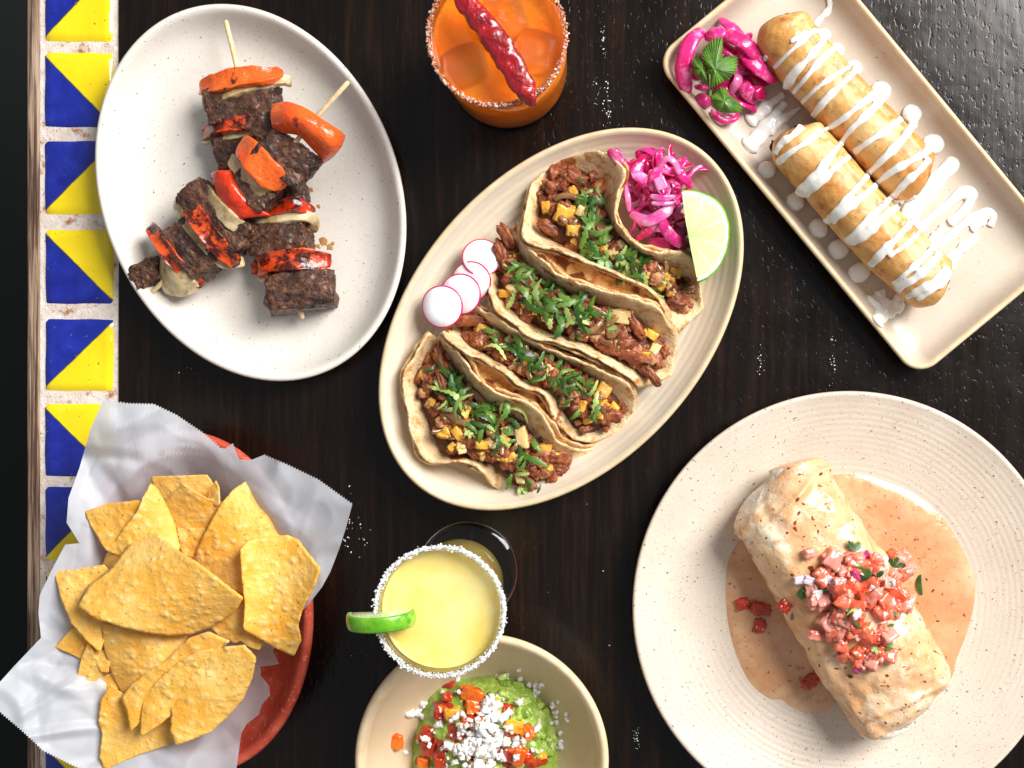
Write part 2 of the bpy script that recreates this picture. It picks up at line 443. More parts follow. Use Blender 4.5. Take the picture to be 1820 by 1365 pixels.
def part(name, mb, mat, parent=None, org=None, smooth=True, label=None, kind=None, solid=0, solid_off=0, bevel=0, sub=0):
    """links one mesh object whose vertices are given in world metres"""
    if org is None:
        if parent is not None:
            org = wloc(parent)
        else:
            xs = [p.x for p in mb.v]; ys = [p.y for p in mb.v]; zs = [p.z for p in mb.v]
            org = Vector(((min(xs) + max(xs)) / 2, (min(ys) + max(ys)) / 2, min(zs)))
    o = bpy.data.objects.new(name, mesh(name, mb, mat, org, smooth))
    COL.objects.link(o)
    if parent is not None:
        o.parent = parent; o.location = org - wloc(parent)
    else:
        o.location = org
    if label: o['label'] = label
    if kind: o['kind'] = kind
    if solid:
        m = o.modifiers.new('thickness', 'SOLIDIFY'); m.thickness = solid; m.offset = solid_off; m.use_rim = True
    if bevel:
        m = o.modifiers.new('bevel', 'BEVEL'); m.width = bevel; m.segments = 3; m.limit_method = 'ANGLE'
    if sub:
        m = o.modifiers.new('subdivision', 'SUBSURF'); m.levels = sub; m.render_levels = sub
    return o

def thing(name, loc, label, cat, group=None):
    o = bpy.data.objects.new(name, None); o.empty_display_size = .01
    o.location = loc; COL.objects.link(o)
    return tag(o, label, cat, group)
def tag(o, label, cat, group=None, kind=None):
    o['label'] = label; o['category'] = cat
    if group: o['group'] = group
    if kind: o['kind'] = kind
    return o

def inst(name, me, parent, loc, rot, scl=1.0, mat=None):
    """one more object of a shared mesh; loc in world metres"""
    o = bpy.data.objects.new(name, me); COL.objects.link(o)
    if parent is not None: o.parent = parent; o.location = Vector(loc) - wloc(parent)
    else: o.location = loc
    o.rotation_euler = rot
    o.scale = (scl, scl, scl) if isinstance(scl, (int, float)) else scl
    return o

def crom(pts, n):
    """catmull-rom through tuples, n samples evenly spread by length"""
    P = [list(p) for p in pts]
    dense = []
    for i in range(len(P) - 1):
        p0 = P[max(i - 1, 0)]; p1 = P[i]; p2 = P[i + 1]; p3 = P[min(i + 2, len(P) - 1)]
        for k in range(12):
            t = k / 12
            dense.append([.5 * (2 * b + (c - a) * t + (2 * a - 5 * b + 4 * c - d) * t * t + (3 * b - a - 3 * c + d) * t ** 3)
                          for a, b, c, d in zip(p0, p1, p2, p3)])
    dense.append(P[-1])
    L = [0]
    for a, b in zip(dense, dense[1:]): L.append(L[-1] + math.dist(a[:2], b[:2]) + 1e-9)
    out = []; j = 0
    for i in range(n):
        s_ = L[-1] * i / (n - 1)
        while j < len(L) - 2 and L[j + 1] < s_: j += 1
        t = (s_ - L[j]) / (L[j + 1] - L[j]); t = min(max(t, 0), 1)
        out.append([a + (b - a) * t for a, b in zip(dense[j], dense[j + 1])])
    return out

def nz(p, f, seed=0.0, oct_=3):
    q = Vector(p) * f + Vector((seed * 7.13, seed * 3.7, seed * 5.1))
    s_ = 0; a = 1
    for _ in range(oct_):
        s_ += a * noise.noise(q); q = q * 2.03; a *= .5
    return s_

def sweep(path, w, t, n=12, power=2.4, roll=0.0, up=Vector((0, 0, 1)), ends=True, wob=0, wf=200, seed=0):
    """tube of superellipse section w x t (metres) along world points"""
    m = MB(); N = len(path)
    g = lambda a, i: a(i / (N - 1)) if callable(a) else a
    P = [Vector(p) for p in path]
    seq = []
    for i in range(N):
        T = (P[min(i + 1, N - 1)] - P[max(i - 1, 0)]).normalized()
        side = T.cross(up)
        if side.length < 1e-5: side = Vector((1, 0, 0))
        side.normalize(); nn = side.cross(T).normalized()
        r = g(roll, i)
        sd = side * math.cos(r) + nn * math.sin(r); n2 = nn * math.cos(r) - side * math.sin(r)
        seq.append((P[i], T, sd, n2, g(w, i), g(t, i)))
    if ends:
        p, T, a, b, ww, tt = seq[0]; e = min(ww, tt) * .5
        seq = [(p - T * e, T, a, b, ww * .25, tt * .25), (p - T * e * .75, T, a, b, ww * .72, tt * .72)] + seq
        p, T, a, b, ww, tt = seq[-1]; e = min(ww, tt) * .5
        seq += [(p + T * e * .75, T, a, b, ww * .72, tt * .72), (p + T * e, T, a, b, ww * .25, tt * .25)]
    vs = []
    for (p, T, a, b, ww, tt) in seq:
        for k in range(n):
            an = 2 * PI * k / n; cx = math.cos(an); sy = math.sin(an)
            cx = math.copysign(abs(cx) ** (2 / power), cx); sy = math.copysign(abs(sy) ** (2 / power), sy)
            q = p + a * (cx * ww / 2) + b * (sy * tt / 2)
            if wob:
                q = q + (a * cx + b * sy) * (wob * nz(q, wf, seed, 2))
            vs.append(q)
    fs = []
    K = len(seq)
    for i in range(K - 1):
        for k in range(n):
            fs.append((i * n + k, i * n + (k + 1) % n, (i + 1) * n + (k + 1) % n, (i + 1) * n + k))
    fs.append(tuple(reversed(range(n)))); fs.append(tuple(range((K - 1) * n, K * n)))
    fs = [tuple(reversed(f)) for f in fs]
    return m.add(vs, fs)

_cube = {}
def cube_grid(n):
    if n in _cube: return _cube[n]
    idx = {}; vs = []; fs = []
    def vid(i, j, k):
        key = (i, j, k)
        if key not in idx:
            idx[key] = len(vs); vs.append(Vector((2 * i / n - 1, 2 * j / n - 1, 2 * k / n - 1)))
        return idx[key]
    for a in range(n):
        for b in range(n):
            fs.append((vid(a, b, 0), vid(a, b + 1, 0), vid(a + 1, b + 1, 0), vid(a + 1, b, 0)))
            fs.append((vid(a, b, n), vid(a + 1, b, n), vid(a + 1, b + 1, n), vid(a, b + 1, n)))
            fs.append((vid(a, 0, b), vid(a + 1, 0, b), vid(a + 1, 0, b + 1), vid(a, 0, b + 1)))
            fs.append((vid(a, n, b), vid(a, n, b + 1), vid(a + 1, n, b + 1), vid(a + 1, n, b)))
            fs.append((vid(0, a, b), vid(0, a, b + 1), vid(0, a + 1, b + 1), vid(0, a + 1, b)))
            fs.append((vid(n, a, b), vid(n, a + 1, b), vid(n, a + 1, b + 1), vid(n, a, b + 1)))
    _cube[n] = (vs, fs)
    return _cube[n]

def lump(size, n=8, boxy=.6, amp=.12, freq=1.6, seed=0, octs=3, taper=0):
    """noisy rounded block, centred at 0; size = full sizes in metres"""
    vs, fs = cube_grid(n)
    out = []
    for p in vs:
        s_ = p.normalized()
        q = s_.lerp(p * .82, boxy)
        d = 1 + amp * nz(s_, freq, seed, octs)
        q = q * d
        if taper: q = Vector((q.x, q.y * (1 + taper * q.x), q.z * (1 + taper * q.x * .6)))
        out.append(Vector((q.x * size[0] / 2, q.y * size[1] / 2, q.z * size[2] / 2)))
    return MB().add(out, fs)

def moved(mb, loc, rot):
    m = Matrix.Translation(loc) @ Euler(rot).to_matrix().to_4x4()
    r = MB(); r.v = [m @ p for p in mb.v]; r.f = mb.f
    return r

def fill(outline, zf, rings=10, center=None, closed_n=None, smooth=True, corner_keep=False):
    """disc of rings inside an outline of photo pixels; zf(px,py,r) -> mm"""
    pts = [tuple(p) for p in outline]
    if smooth:
        q = pts[-1:] + pts + pts[:2]
        full = crom(pts + [pts[0]], (closed_n or len(pts) * 6) + 1)[:-1]
    else:
        n = closed_n or len(pts) * 6
        full = lin(pts + [pts[0]], n + 1)[:-1]
    cx, cy = center or (sum(p[0] for p in full) / len(full), sum(p[1] for p in full) / len(full))
    n = len(full); vs = [W(cx, cy, zf(cx, cy, 0))]; fs = []
    for r in range(1, rings + 1):
        s_ = r / rings
        for p in full:
            x = cx + (p[0] - cx) * s_; y = cy + (p[1] - cy) * s_
            vs.append(W(x, y, zf(x, y, s_)))
    for k in range(n):
        fs.append((0, 1 + (k + 1) % n, 1 + k))
    for r in range(rings - 1):
        for k in range(n):
            a = 1 + r * n
            fs.append((a + k, a + (k + 1) % n, a + n + (k + 1) % n, a + n + k))
    # photo y runs down: make the faces look up
    nv = [tuple(f) for f in fs]
    return MB().add(vs, fix_up(vs, nv))

def fix_up(vs, fs):
    up = 0
    for f in fs[:60]:
        a, b, c = vs[f[0]], vs[f[1]], vs[f[2]]
        up += (b - a).cross(c - a).z
    return fs if up > 0 else [tuple(reversed(f)) for f in fs]

def lin(pts, n):
    L = [0]
    for a, b in zip(pts, pts[1:]): L.append(L[-1] + math.dist(a[:2], b[:2]))
    out = []; j = 0
    for i in range(n):
        s_ = L[-1] * i / (n - 1)
        while j < len(L) - 2 and L[j + 1] < s_: j += 1
        t = min(max((s_ - L[j]) / (L[j + 1] - L[j] + 1e-9), 0), 1)
        out.append([a + (b - a) * t for a, b in zip(pts[j], pts[j + 1])])
    return out

def bvh(*objs):
    vs = []; fs = []
    for o in objs:
        off = len(vs); p = wloc(o)
        rm = o.rotation_euler.to_matrix()
        vs += [rm @ Vector((v.co.x * o.scale[0], v.co.y * o.scale[1], v.co.z * o.scale[2])) + p for v in o.data.vertices]
        fs += [tuple(i + off for i in f.vertices) for f in o.data.polygons]
    return BVHTree.FromPolygons(vs, fs)
EYE = Vector((0, 0, H))
def rest(px, py, tree, default=8.0):
    """the spot on the surfaces in tree that one sees at this pixel"""
    d = (W(px, py, 0) - EYE).normalized()
    h = tree.ray_cast(EYE, d)
    return (h[0], h[1]) if h[0] is not None else (W(px, py, default), Vector((0, 0, 1)))
def drop(x, y, tree, default=.008):
    h = tree.ray_cast(Vector((x, y, .5)), Vector((0, 0, -1)))
    return h[0].z if h[0] is not None else default

def lathe(profile, center, n=96):
    """profile (r mm, z mm) around a vertical axis"""
    m = MB(); vs = []; fs = []
    for (r, z) in profile:
        for k in range(n):
            a = 2 * PI * k / n
            vs.append(Vector((center.x + r * .001 * math.cos(a), center.y + r * .001 * math.sin(a), center.z + z * .001)))
    for i in range(len(profile) - 1):
        for k in range(n):
            fs.append((i * n + k, i * n + (k + 1) % n, (i + 1) * n + (k + 1) % n, (i + 1) * n + k))
    return m.add(vs, fs)

# ------------------------------------------------------------------ table
def slab(x0, y0, x1, y1, z0, z1):
    m = MB()
    a = W(x0, y1, 0); b = W(x1, y0, 0)
    v = [(x, y, z * .001) for z in (z0, z1) for (x, y) in ((a.x, a.y), (b.x, a.y), (b.x, b.y), (a.x, b.y))]
    return m.add(v, [(3, 2, 1, 0), (4, 5, 6, 7), (0, 1, 5, 4), (1, 2, 6, 5), (2, 3, 7, 6), (3, 0, 4, 7)])

fl = part('floor', MB().add([(-4, -4, -.75), (4, -4, -.75), (4, 4, -.75), (-4, 4, -.75)], [(0, 1, 2, 3)]), 'floor', smooth=False, kind='structure')
table = thing('table', W(1000, 700, 0), 'dark stained wooden table with a blue and yellow tiled left edge', 'table')
part('tabletop', slab(211, -900, 2900, 2200, -38, 0), 'wood', table, smooth=False)
part('grout_strip', slab(70, -900, 211, 2200, -38, -1.2), 'grout', table, smooth=False)
part('edge_trim', slab(47, -900, 70, 2200, -38, -.3), 'trim', table, smooth=False, bevel=.0015)
rows = [(-228, -90), (-72, 78), (89, 230), (246, 385), (404, 544), (563, 699), (714, 851), (861, 1000), (1014, 1150), (1166, 1303), (1319, 1456)]
rows = [(-228 - 157 * k, -90 - 157 * k) for k in (4, 3, 2, 1)] + rows + [(1319 + 155 * k, 1456 + 155 * k) for k in range(1, 5)]
def tile_mesh(nm, w, h, mat):
    n = 14; vs = []; fs = []
    for j in range(n + 1):
        for i in range(n + 1):
            u = 2 * i / n - 1; v = 2 * j / n - 1
            e = max(abs(u), abs(v))
            z = -.0032 * max(0, (e - .93) / .07) ** 2.2 + .0006
            rr = 1 - .03 * (abs(u) * abs(v)) ** 8
            x = u * w / 2 * rr; y = v * h / 2 * rr
            x += .00022 * math.sin(v * 5 + (1 if u > 0 else 0)) * abs(u) ** 4; y += .0002 * math.sin(u * 6) * abs(v) ** 4
            vs.append(Vector((x, y, z)))
    for j in range(n):
        for i in range(n):
            a = j * (n + 1) + i
            fs.append((a, a + 1, a + n + 2, a + n + 1))
    return mesh(nm, MB().add(vs, fs), mat)
tm = [tile_mesh('tile_a', 129 * S, 139 * S, 'tile_a'), tile_mesh('tile_b', 129 * S, 139 * S, 'tile_b')]
rnd = random.Random(4)
for i, (y0, y1) in enumerate(rows):
    o = inst('tile', tm[0 if i % 2 == 0 else 1], table, W(139.5 + rnd.uniform(-1, 1), (y0 + y1) / 2, 0), (0, 0, R(rnd.uniform(-.5, .5))))
    o.scale = (1, (y1 - y0) / 139, 1)

# salt grains and flakes dropped on the table
gr = MB(); rnd = random.Random(9)
for (x, y, sx, sy, n) in ((1072, 60, 6, 40, 20), (1078, 190, 10, 60, 26), (1350, 640, 7, 26, 16), (640, 960, 22, 70, 14), (618, 930, 10, 60, 14), (1480, 640, 5, 40, 18),
                          (640, 1165, 30, 20, 3), (1130, 1310, 7, 30, 22), (1060, 185, 14, 60, 14), (1150, 1000, 200, 200, 10), (330, 660, 30, 12, 4)):
    for k in range(n):
        s_ = rnd.choice((.3, .4, .5, .8)) * .001
        gr.add(*(lambda m: (m.v, m.f))(moved(lump((s_ * rnd.uniform(1, 2), s_, s_ * .5), 1, .6, .3, 2, k), W(x + rnd.gauss(0, sx / 2), y + rnd.gauss(0, sy / 2), .2), (0, 0, rnd.uniform(0, 6)))))
tag(part('salt_grains', gr, 'salt'), 'white salt grains scattered over the dark tabletop', 'salt', kind='stuff')

# ------------------------------------------------------------------ plates
def ellipse_ring(cx, cy, a, b, ang, n=168):
    """ang: direction of the long axis in photo pixels, degrees (y down)"""
    ca, sa = math.cos(R(ang)), math.sin(R(ang))
    def ring(d):
        out = []
        for k in range(n):
            t = 2 * PI * k / n
            x = (a - d) * math.cos(t); y = (b - d) * math.sin(t)
            out.append((cx + x * ca - y * sa, cy + x * sa + y * ca))
        return out
    return ring
def rect_ring(cx, cy, hl, hw, dirx, diry, r0=44, nc=12):
    def ring(d):
        out = []; r = max(r0 - d, 6 + r0 * .15)
        L = hl - d; Wd = hw - d
        for (sx, sy, a0) in ((1, 1, 0), (-1, 1, 90), (-1, -1, 180), (1, -1, 270)):
            for k in range(nc + 1):
                an = R(a0 + 90 * k / nc)
                u = sx * (L - r) + r * math.cos(an); v = sy * (Wd - r) + r * math.sin(an)
                out.append((cx + u * dirx - v * diry, cy + u * diry + v * dirx))
            # points along the straight side
            nx_ = {(1, 1): (-1, 1), (-1, 1): (-1, -1), (-1, -1): (1, -1), (1, -1): (1, 1)}[(sx, sy)]
            a1 = R(a0 + 90)
            p = (sx * (L - r) + r * math.cos(a1), sy * (Wd - r) + r * math.sin(a1))
            q = (nx_[0] * (L - r) + r * math.cos(a1), nx_[1] * (Wd - r) + r * math.sin(a1))
            for k in range(1, 14):
                t = k / 14; u = p[0] + (q[0] - p[0]) * t; v = p[1] + (q[1] - p[1]) * t
                out.append((cx + u * dirx - v * diry, cy + u * diry + v * dirx))
        return out
    return ring

def plate(name, ring, c, prof, hr, mat, label, cat, rim=None, wob=.35, seed=1):
    """prof: (px in from the rim edge, z mm), underside first; closes with fans at both ends"""
    k = (H - hr * .001) / H
    vs = []; fs = []
    rows_ = []
    def row(pts, z):
        i0 = len(vs)
        for p in pts:
            q = W(p[0], p[1], hr)
            zz = z + (wob * noise.noise(Vector((q.x * 14, q.y * 14, seed * 3.3))) if z > .6 else 0)
            vs.append(Vector((q.x, q.y, zz * .001)))
        rows_.append(i0); return len(pts)
    for (d, z) in prof: n = row(ring(d), z)
    last = ring(prof[-1][0]); zl = prof[-1][1]
    for s_ in (.8, .6, .4, .2):
        n = row([(c[0] + (p[0] - c[0]) * s_, c[1] + (p[1] - c[1]) * s_) for p in last], zl)
    for a, b in zip(rows_, rows_[1:]):
        for i in range(n): fs.append((a + i, a + (i + 1) % n, b + (i + 1) % n, b + i))
    q = W(c[0], c[1], hr); vs.append(Vector((q.x, q.y, zl * .001)))
    for i in range(n): fs.append((rows_[-1] + i, rows_[-1] + (i + 1) % n, len(vs) - 1))
    fs.append(tuple(rows_[0] + i for i in range(n)))
    # orientation: top faces look up
    top = fs[-2]
    if (vs[top[1]] - vs[top[0]]).cross(vs[top[2]] - vs[top[0]]).z < 0: fs = [tuple(reversed(f)) for f in fs]
    o = part(name, MB().add(vs, fs), mat)
    if rim:
        o.data.materials.append(M[rim[0]])
        m = n
        for f in o.data.polygons:
            r = f.vertices[0] // n
            if rim[1] <= min(v // n for v in f.vertices) and max(v // n for v in f.vertices) <= rim[2]: f.material_index = 1
    tag(o, label, cat)
    return o

def ripples(d0, d1, z0, z1, step, amp, power=1.0):
    out = []; n = int((d1 - d0) / (step / 4))
    for i in range(n + 1):
        t = i / n; d = d0 + (d1 - d0) * t
        out.append((d, z0 + (z1 - z0) * (1 - (1 - t) ** power) + amp * (.65 + .5 * noise.noise(Vector((d * .03, d0, 1)))) * math.sin(2 * PI * (d - d0) / step + 1.6 * noise.noise(Vector((d * .035, d0, 7))))))
    return out

P1 = plate('oval_plate', ellipse_ring(445, 342, 346, 264, 68), (445, 342),
           [(120, .3), (115, 1), (70, 2), (30, 8), (8, 17), (1, 21), (0, 22.3), (2, 23.4), (6, 23.8), (11, 23.2), (16, 21), (22, 17.5), (30, 13.5), (42, 9.6), (56, 7.2), (74, 5.8), (100, 5.1), (150, 5), (200, 5)],
           23, 'plate_grey', 'pale speckled oval plate with two beef skewers on it', 'plate')
P2 = plate('oval_plate', ellipse_ring(997, 567, 392, 261, -48.5), (997, 567),
           [(120, .3), (115, 1), (70, 2), (30, 8), (7, 17), (1, 22), (0, 24), (2, 25.3), (5, 25.8), (9, 25.2), (13, 23)] + ripples(16, 84, 21, 6.4, 11.5, .30, 1.9) + ripples(87, 235, 6.3, 5.2, 12.5, .16),
           25, 'plate_cream', 'cream oval plate with fine ridges, holding four tacos', 'plate', rim=('rim_tan', 4, 9))
DX, DY = .637, .771
P3 = plate('rectangular_plate', rect_ring(1531, 278, 369, 176, DX, DY), (1531, 278),
           [(60, .3), (55, 1), (30, 3), (8, 13), (1, 17.5), (0, 18.6), (2, 19.6), (5, 20), (8, 19.6), (11, 18), (16, 13.5), (23, 9.5), (32, 7), (45, 5.8), (62, 5.3), (100, 5.2)],
           19, 'plate_rect', 'long rectangular sand coloured plate holding two fried rolls', 'plate', rim=('rim_tan', 4, 9), wob=.2)
P4 = plate('round_plate', ellipse_ring(1509, 1080, 385, 385, 0, 200), (1509, 1080),
           [(190, .3), (185, 1), (130, 3), (60, 10), (10, 18.5), (1, 20.6), (0, 21.4), (2, 22.3), (5, 22.6), (9, 22.2)] + ripples(12, 188, 21.6, 6.9, 10.5, .115, 1.5) + [(194, 6.7), (204, 6.2), (222, 5.8), (250, 5.6), (300, 5.6)],
           22, 'plate_round', 'large round beige plate with throwing ridges under the burrito', 'plate')

def curved(pts, n=18):
    return [W(*p) for p in crom(pts, n)]

# ------------------------------------------------------------------ beef skewers
def dim(px): return px * S
def steak(parent, cx, cy, w, h, ang, z, dp, seed, boxy=.84, amp=.13, taper=0):
    c = W(cx, cy, z)
    m = moved(lump((dim(w), dim(h), dp * .001), 30, boxy, amp, 1.5, seed, 5, taper), (0, 0, 0), (R(seed * 7 % 11 - 5), R(seed * 5 % 9 - 4), R(-ang)))
    q = MB(); q.f = m.f
    # cracks between muscle strands
    for p in m.v:
        w_ = Vector((p.x, p.y, p.z))
        r = abs(nz(w_, 210, seed + 3, 2))
        q.v.append(c + p * (1 - .05 * max(0, .20 - r) / .20) + p.normalized() * (.0003 * nz(w_, 560, seed, 2)))
    part('meat_cube', q, 'steak', parent)
def ribbon(parent, name, pts, width, thick, mat, roll=0, power=5.0, seed=1, wob=.0009, prof=None, n=34, label=None):
    """curved slab through (px,py,z) points, width px seen from above"""
    path = curved(pts, n)
    wv = (lambda t: dim(width) * (prof(t) if prof else 1 - .22 * abs(2 * t - 1) ** 3))
    th_ = thick * .00085
    m = sweep(path, wv, th_, 28, power, lambda t: roll + .16 * math.sin(4.5 * t + seed * 1.7), wob=wob, wf=130, seed=seed)
    for i, p in enumerate(m.v):
        a = 2 * PI * (i % 28) / 28
        if math.sin(a) > 0: p.z -= th_ * .34 * (1 - abs(math.cos(a)) ** 1.5) * (1 if 'pepper' in name else .4)
        p.x += .0008 * nz(p, 95, seed, 2); p.y += .0008 * nz(p, 95, seed + 5, 2)
    part(name, m, mat, parent, label=label)

skA = thing('beef_skewer', W(450, 330, 5), 'beef and pepper skewer lying lower, its pale stick pointing straight up', 'skewer')
skB = thing('beef_skewer', W(420, 350, 5), 'beef and pepper skewer crossing on top, its stick pointing to upper right', 'skewer')
part('stick', sweep(curved([(402, 40, 31), (425, 135, 28), (480, 350, 24), (537, 563, 17)], 14), .0030, .0030, 10, 2), 'stick', skA)
part('stick', sweep(curved([(617, 148, 60), (560, 212, 55), (440, 350, 44), (330, 460, 30), (267, 523, 17)], 14), .0030, .0030, 10, 2), 'stick', skB)
# lower skewer, top to bottom
ribbon(skA, 'pepper_slice', [(362, 158, 24), (385, 146, 31), (430, 138, 34), (470, 133, 33), (494, 133, 27)], 33, 8, 'pepper_orange', R(14), seed=2)
ribbon(skA, 'onion_slice', [(366, 175, 22), (392, 172, 27), (425, 158, 30), (500, 143, 27), (510, 147, 23)], 22, 5, 'grill_onion', R(20), seed=3)
steak(skA, 434, 184, 152, 78, -11, 19, 27, 1)
ribbon(skA, 'pepper_slice', [(366, 241, 20), (385, 229, 27), (420, 222, 31), (455, 217, 30)], 26, 9, 'pepper_char', R(14), seed=4)
ribbon(skA, 'onion_slice', [(364, 250, 18), (395, 243, 25), (430, 236, 28), (470, 232, 27)], 18, 5, 'grill_onion', R(20), seed=5)
steak(skA, 428, 268, 98, 74, -14, 18, 25, 2, amp=.14)
steak(skA, 500, 338, 106, 62, -8, 17, 24, 3)
ribbon(skA, 'pepper_slice', [(452, 377, 22), (485, 372, 28), (520, 366, 30), (547, 372, 24)], 25, 10, 'pepper_char', R(10), seed=6)
ribbon(skA, 'onion_slice', [(455, 392, 22), (490, 388, 27), (530, 384, 28), (556, 392, 22), (558, 405, 16)], 20, 6, 'grill_onion', R(10), seed=7)
steak(skA, 500, 424, 124, 66, -6, 18, 26, 4)
ribbon(skA, 'pepper_slice', [(458, 477, 21), (485, 467, 28), (530, 461, 30), (575, 464, 24)], 38, 10, 'pepper_char', R(8), seed=8)
ribbon(skA, 'onion_slice', [(465, 492, 18), (500, 490, 22), (540, 486, 23), (575, 482, 20)], 22, 6, 'grill_onion', R(10), seed=9)
steak(skA, 535, 519, 142, 80, -8, 19, 28, 5, boxy=.75)
# upper skewer, right end to left end
steak(skB, 478, 224, 62, 62, 40, 42, 22, 6)
steak(skB, 512, 283, 112, 80, 38, 44, 26, 7, amp=.15)
# big folded saddle of pepper
def saddle():
    rows_ = [[(482, 183, 50), (478, 200, 57), (480, 222, 56), (486, 236, 48)],
             [(510, 178, 58), (508, 196, 65), (506, 220, 64), (506, 240, 54)],
             [(545, 190, 62), (538, 206, 68), (534, 226, 66), (530, 244, 56)],
             [(578, 212, 62), (572, 226, 67), (564, 246, 65), (552, 266, 54)],
             [(606, 230, 57), (598, 248, 62), (586, 270, 58), (572, 288, 46)],
             [(617, 240, 46), (610, 262, 50), (592, 284, 46), (572, 296, 34)]]
    cols = [crom(r, 14) for r in rows_]
    grid = list(zip(*[crom([c[i] for c in cols], 26) for i in range(14)]))
    vs = []; 
    for i, row in enumerate(grid):
        for j, p in enumerate(row):
            q = W(*p); vs.append(q + Vector((0, 0, .0012 * nz(q, 110, 4, 2))))
    fs = [(i * 14 + j, i * 14 + j + 1, (i + 1) * 14 + j + 1, (i + 1) * 14 + j) for i in range(25) for j in range(13)]
    return MB().add(vs, fix_up(vs, fs))
part('pepper_slice', saddle(), 'pepper_orange', skB, solid=.0042, solid_off=-1, bevel=0, sub=1)
ribbon(skB, 'pepper_slice', [(431, 258, 46), (447, 275, 54), (470, 302, 56), (498, 328, 50)], 48, 7, 'pepper_orange', R(-8), power=3.2, seed=11)
ribbon(skB, 'onion_slice', [(414, 285, 40), (432, 305, 46), (458, 332, 48), (483, 346, 42)], 27, 6, 'grill_onion', R(-22), seed=12)
steak(skB, 456, 338, 92, 66, 40, 37, 26, 8)
def lstrip():
    rows_ = [[(371, 306, 42), (378, 330, 43), (386, 352, 42), (396, 375, 40), (403, 396, 36)],
             [(388, 302, 48), (398, 328, 49), (408, 350, 49), (418, 372, 47), (420, 394, 42)],
             [(408, 300, 46), (418, 326, 49), (428, 345, 49), (440, 364, 48), (450, 388, 44)],
             [(412, 303, 36), (424, 328, 40), (438, 346, 42), (458, 366, 45), (484, 384, 42)]]
    cols = [crom(r, 22) for r in rows_]
    g = [crom([c[i] for c in cols], 12) for i in range(22)]
    vs = [W(*p) + Vector((0, 0, .0007 * nz(W(*p), 130, 8, 2))) for r in g for p in r]
    fs = [(i * 12 + j, i * 12 + j + 1, (i + 1) * 12 + j + 1, (i + 1) * 12 + j) for i in range(21) for j in range(11)]
    return MB().add(vs, fix_up(vs, fs))
part('pepper_slice', lstrip(), 'pepper_red', skB, solid=.0045, solid_off=-1, sub=1)
ribbon(skB, 'onion_slice', [(366, 338, 34), (385, 362, 40), (412, 392, 42), (442, 412, 36)], 30, 6, 'grill_onion', R(-18), seed=13)
steak(skB, 392, 384, 168, 74, 41, 29, 28, 9, amp=.14)
ribbon(skB, 'onion_slice', [(318, 360, 26), (335, 392, 34), (370, 436, 34), (402, 465, 28), (428, 464, 24)], 26, 6, 'grill_onion', R(-10), seed=14)
ribbon(skB, 'pepper_slice', [(334, 356, 30), (350, 385, 40), (380, 425, 41), (414, 460, 32)], 33, 10, 'pepper_char', R(-8), seed=15)
steak(skB, 346, 442, 122, 78, 52, 24, 28, 10)
ribbon(skB, 'pepper_slice', [(273, 408, 24), (290, 432, 32), (315, 466, 33), (352, 498, 24)], 27, 9, 'pepper_char', R(-10), seed=16)
def onion_cup():
    rows_ = [[(284, 452, 14), (300, 440, 22), (322, 446, 29)], [(282, 480, 20), (302, 468, 30), (330, 480, 32)], [(284, 508, 20), (310, 500, 31), (346, 500, 30)], [(292, 524, 13), (325, 530, 22), (362, 516, 18)]]
    cols = [crom(r, 16) for r in rows_]
    g = [crom([c[i] for c in cols], 18) for i in range(16)]
    vs = [W(*p) + Vector((0, 0, .0008 * nz(W(*p), 120, 5, 2))) for r in g for p in r]
    fs = [(i * 18 + j, i * 18 + j + 1, (i + 1) * 18 + j + 1, (i + 1) * 18 + j) for i in range(15) for j in range(17)]
    return MB().add(vs, fix_up(vs, fs))
part('onion_slice', onion_cup(), 'grill_onion', skB, solid=.004, solid_off=-1, sub=1)
steak(skB, 261, 487, 54, 60, 60, 16, 22, 12, amp=.2)
# juice that ran out of the meat
juice = simple('meat_juice', '#c99a62', '#b07a42', 200, rough=.15, bumps=((200, .0003),), coat=.4)
def puddle(pts, zf, th=.5, n=6):
    return fill(pts, lambda x, y, r: zf(x, y) + th * max(0, 1 - r ** 4), 6, closed_n=len(pts) * n)
pj = bvh(P1)
def zon(tree, x, y): return rest(x, y, tree)[0].z * 1000
jm = MB()
rj = random.Random(3)
for (cx, cy, r) in ((575, 430, 9), (586, 440, 6), (566, 438, 5), (592, 432, 3), (566, 366, 4), (553, 338, 4)):
    b = [(cx + r * math.cos(a) * rj.uniform(.6, 1.3), cy + r * math.sin(a) * rj.uniform(.6, 1.3)) for a in [i * PI / 4 for i in range(8)]]
    q = puddle(b, lambda x, y: zon(pj, x, y) + .05, .25)
    jm.add(q.v, q.f)
tag(part('meat_juice', jm, juice), 'small brown drops of meat juice on the plate right of the skewers', 'juice')

# ------------------------------------------------------------------ shared small pieces
rnd = random.Random(21)
def leaf_strip(L, wd, bend, teeth, seed, mat):
    """cut strip or frond of herb leaf, lying on z = 0"""
    r = random.Random(seed); n = 12; vs = []
    tw = r.uniform(-.9, .9)
    for i in range(n + 1):
        t = i / n
        w_ = wd * (math.sin(PI * min(max(t * .94 + .03, 0), 1)) ** .45) * (1 + teeth * (.5 if i % 2 else -.5) * r.uniform(.5, 1.4))
        x = (t - .5) * L; z = bend * (1 - (2 * t - 1) ** 2); y = .25 * bend * math.sin(t * 5 + seed) + (t - .5) ** 2 * L * .5 * r.choice((1, 1, 1))
        a = tw * (t - .5) + .25
        for s_ in (-1, 0, 1):
            vs.append(Vector((x, y + s_ * w_ / 2 * math.cos(a), z + s_ * w_ / 2 * math.sin(a) - (abs(s_) * .12 * wd))))
    fs = [(i * 3 + j, (i + 1) * 3 + j, (i + 1) * 3 + j + 1, i * 3 + j + 1) for i in range(n) for j in range(2)]
    return MB().add(vs, fs)
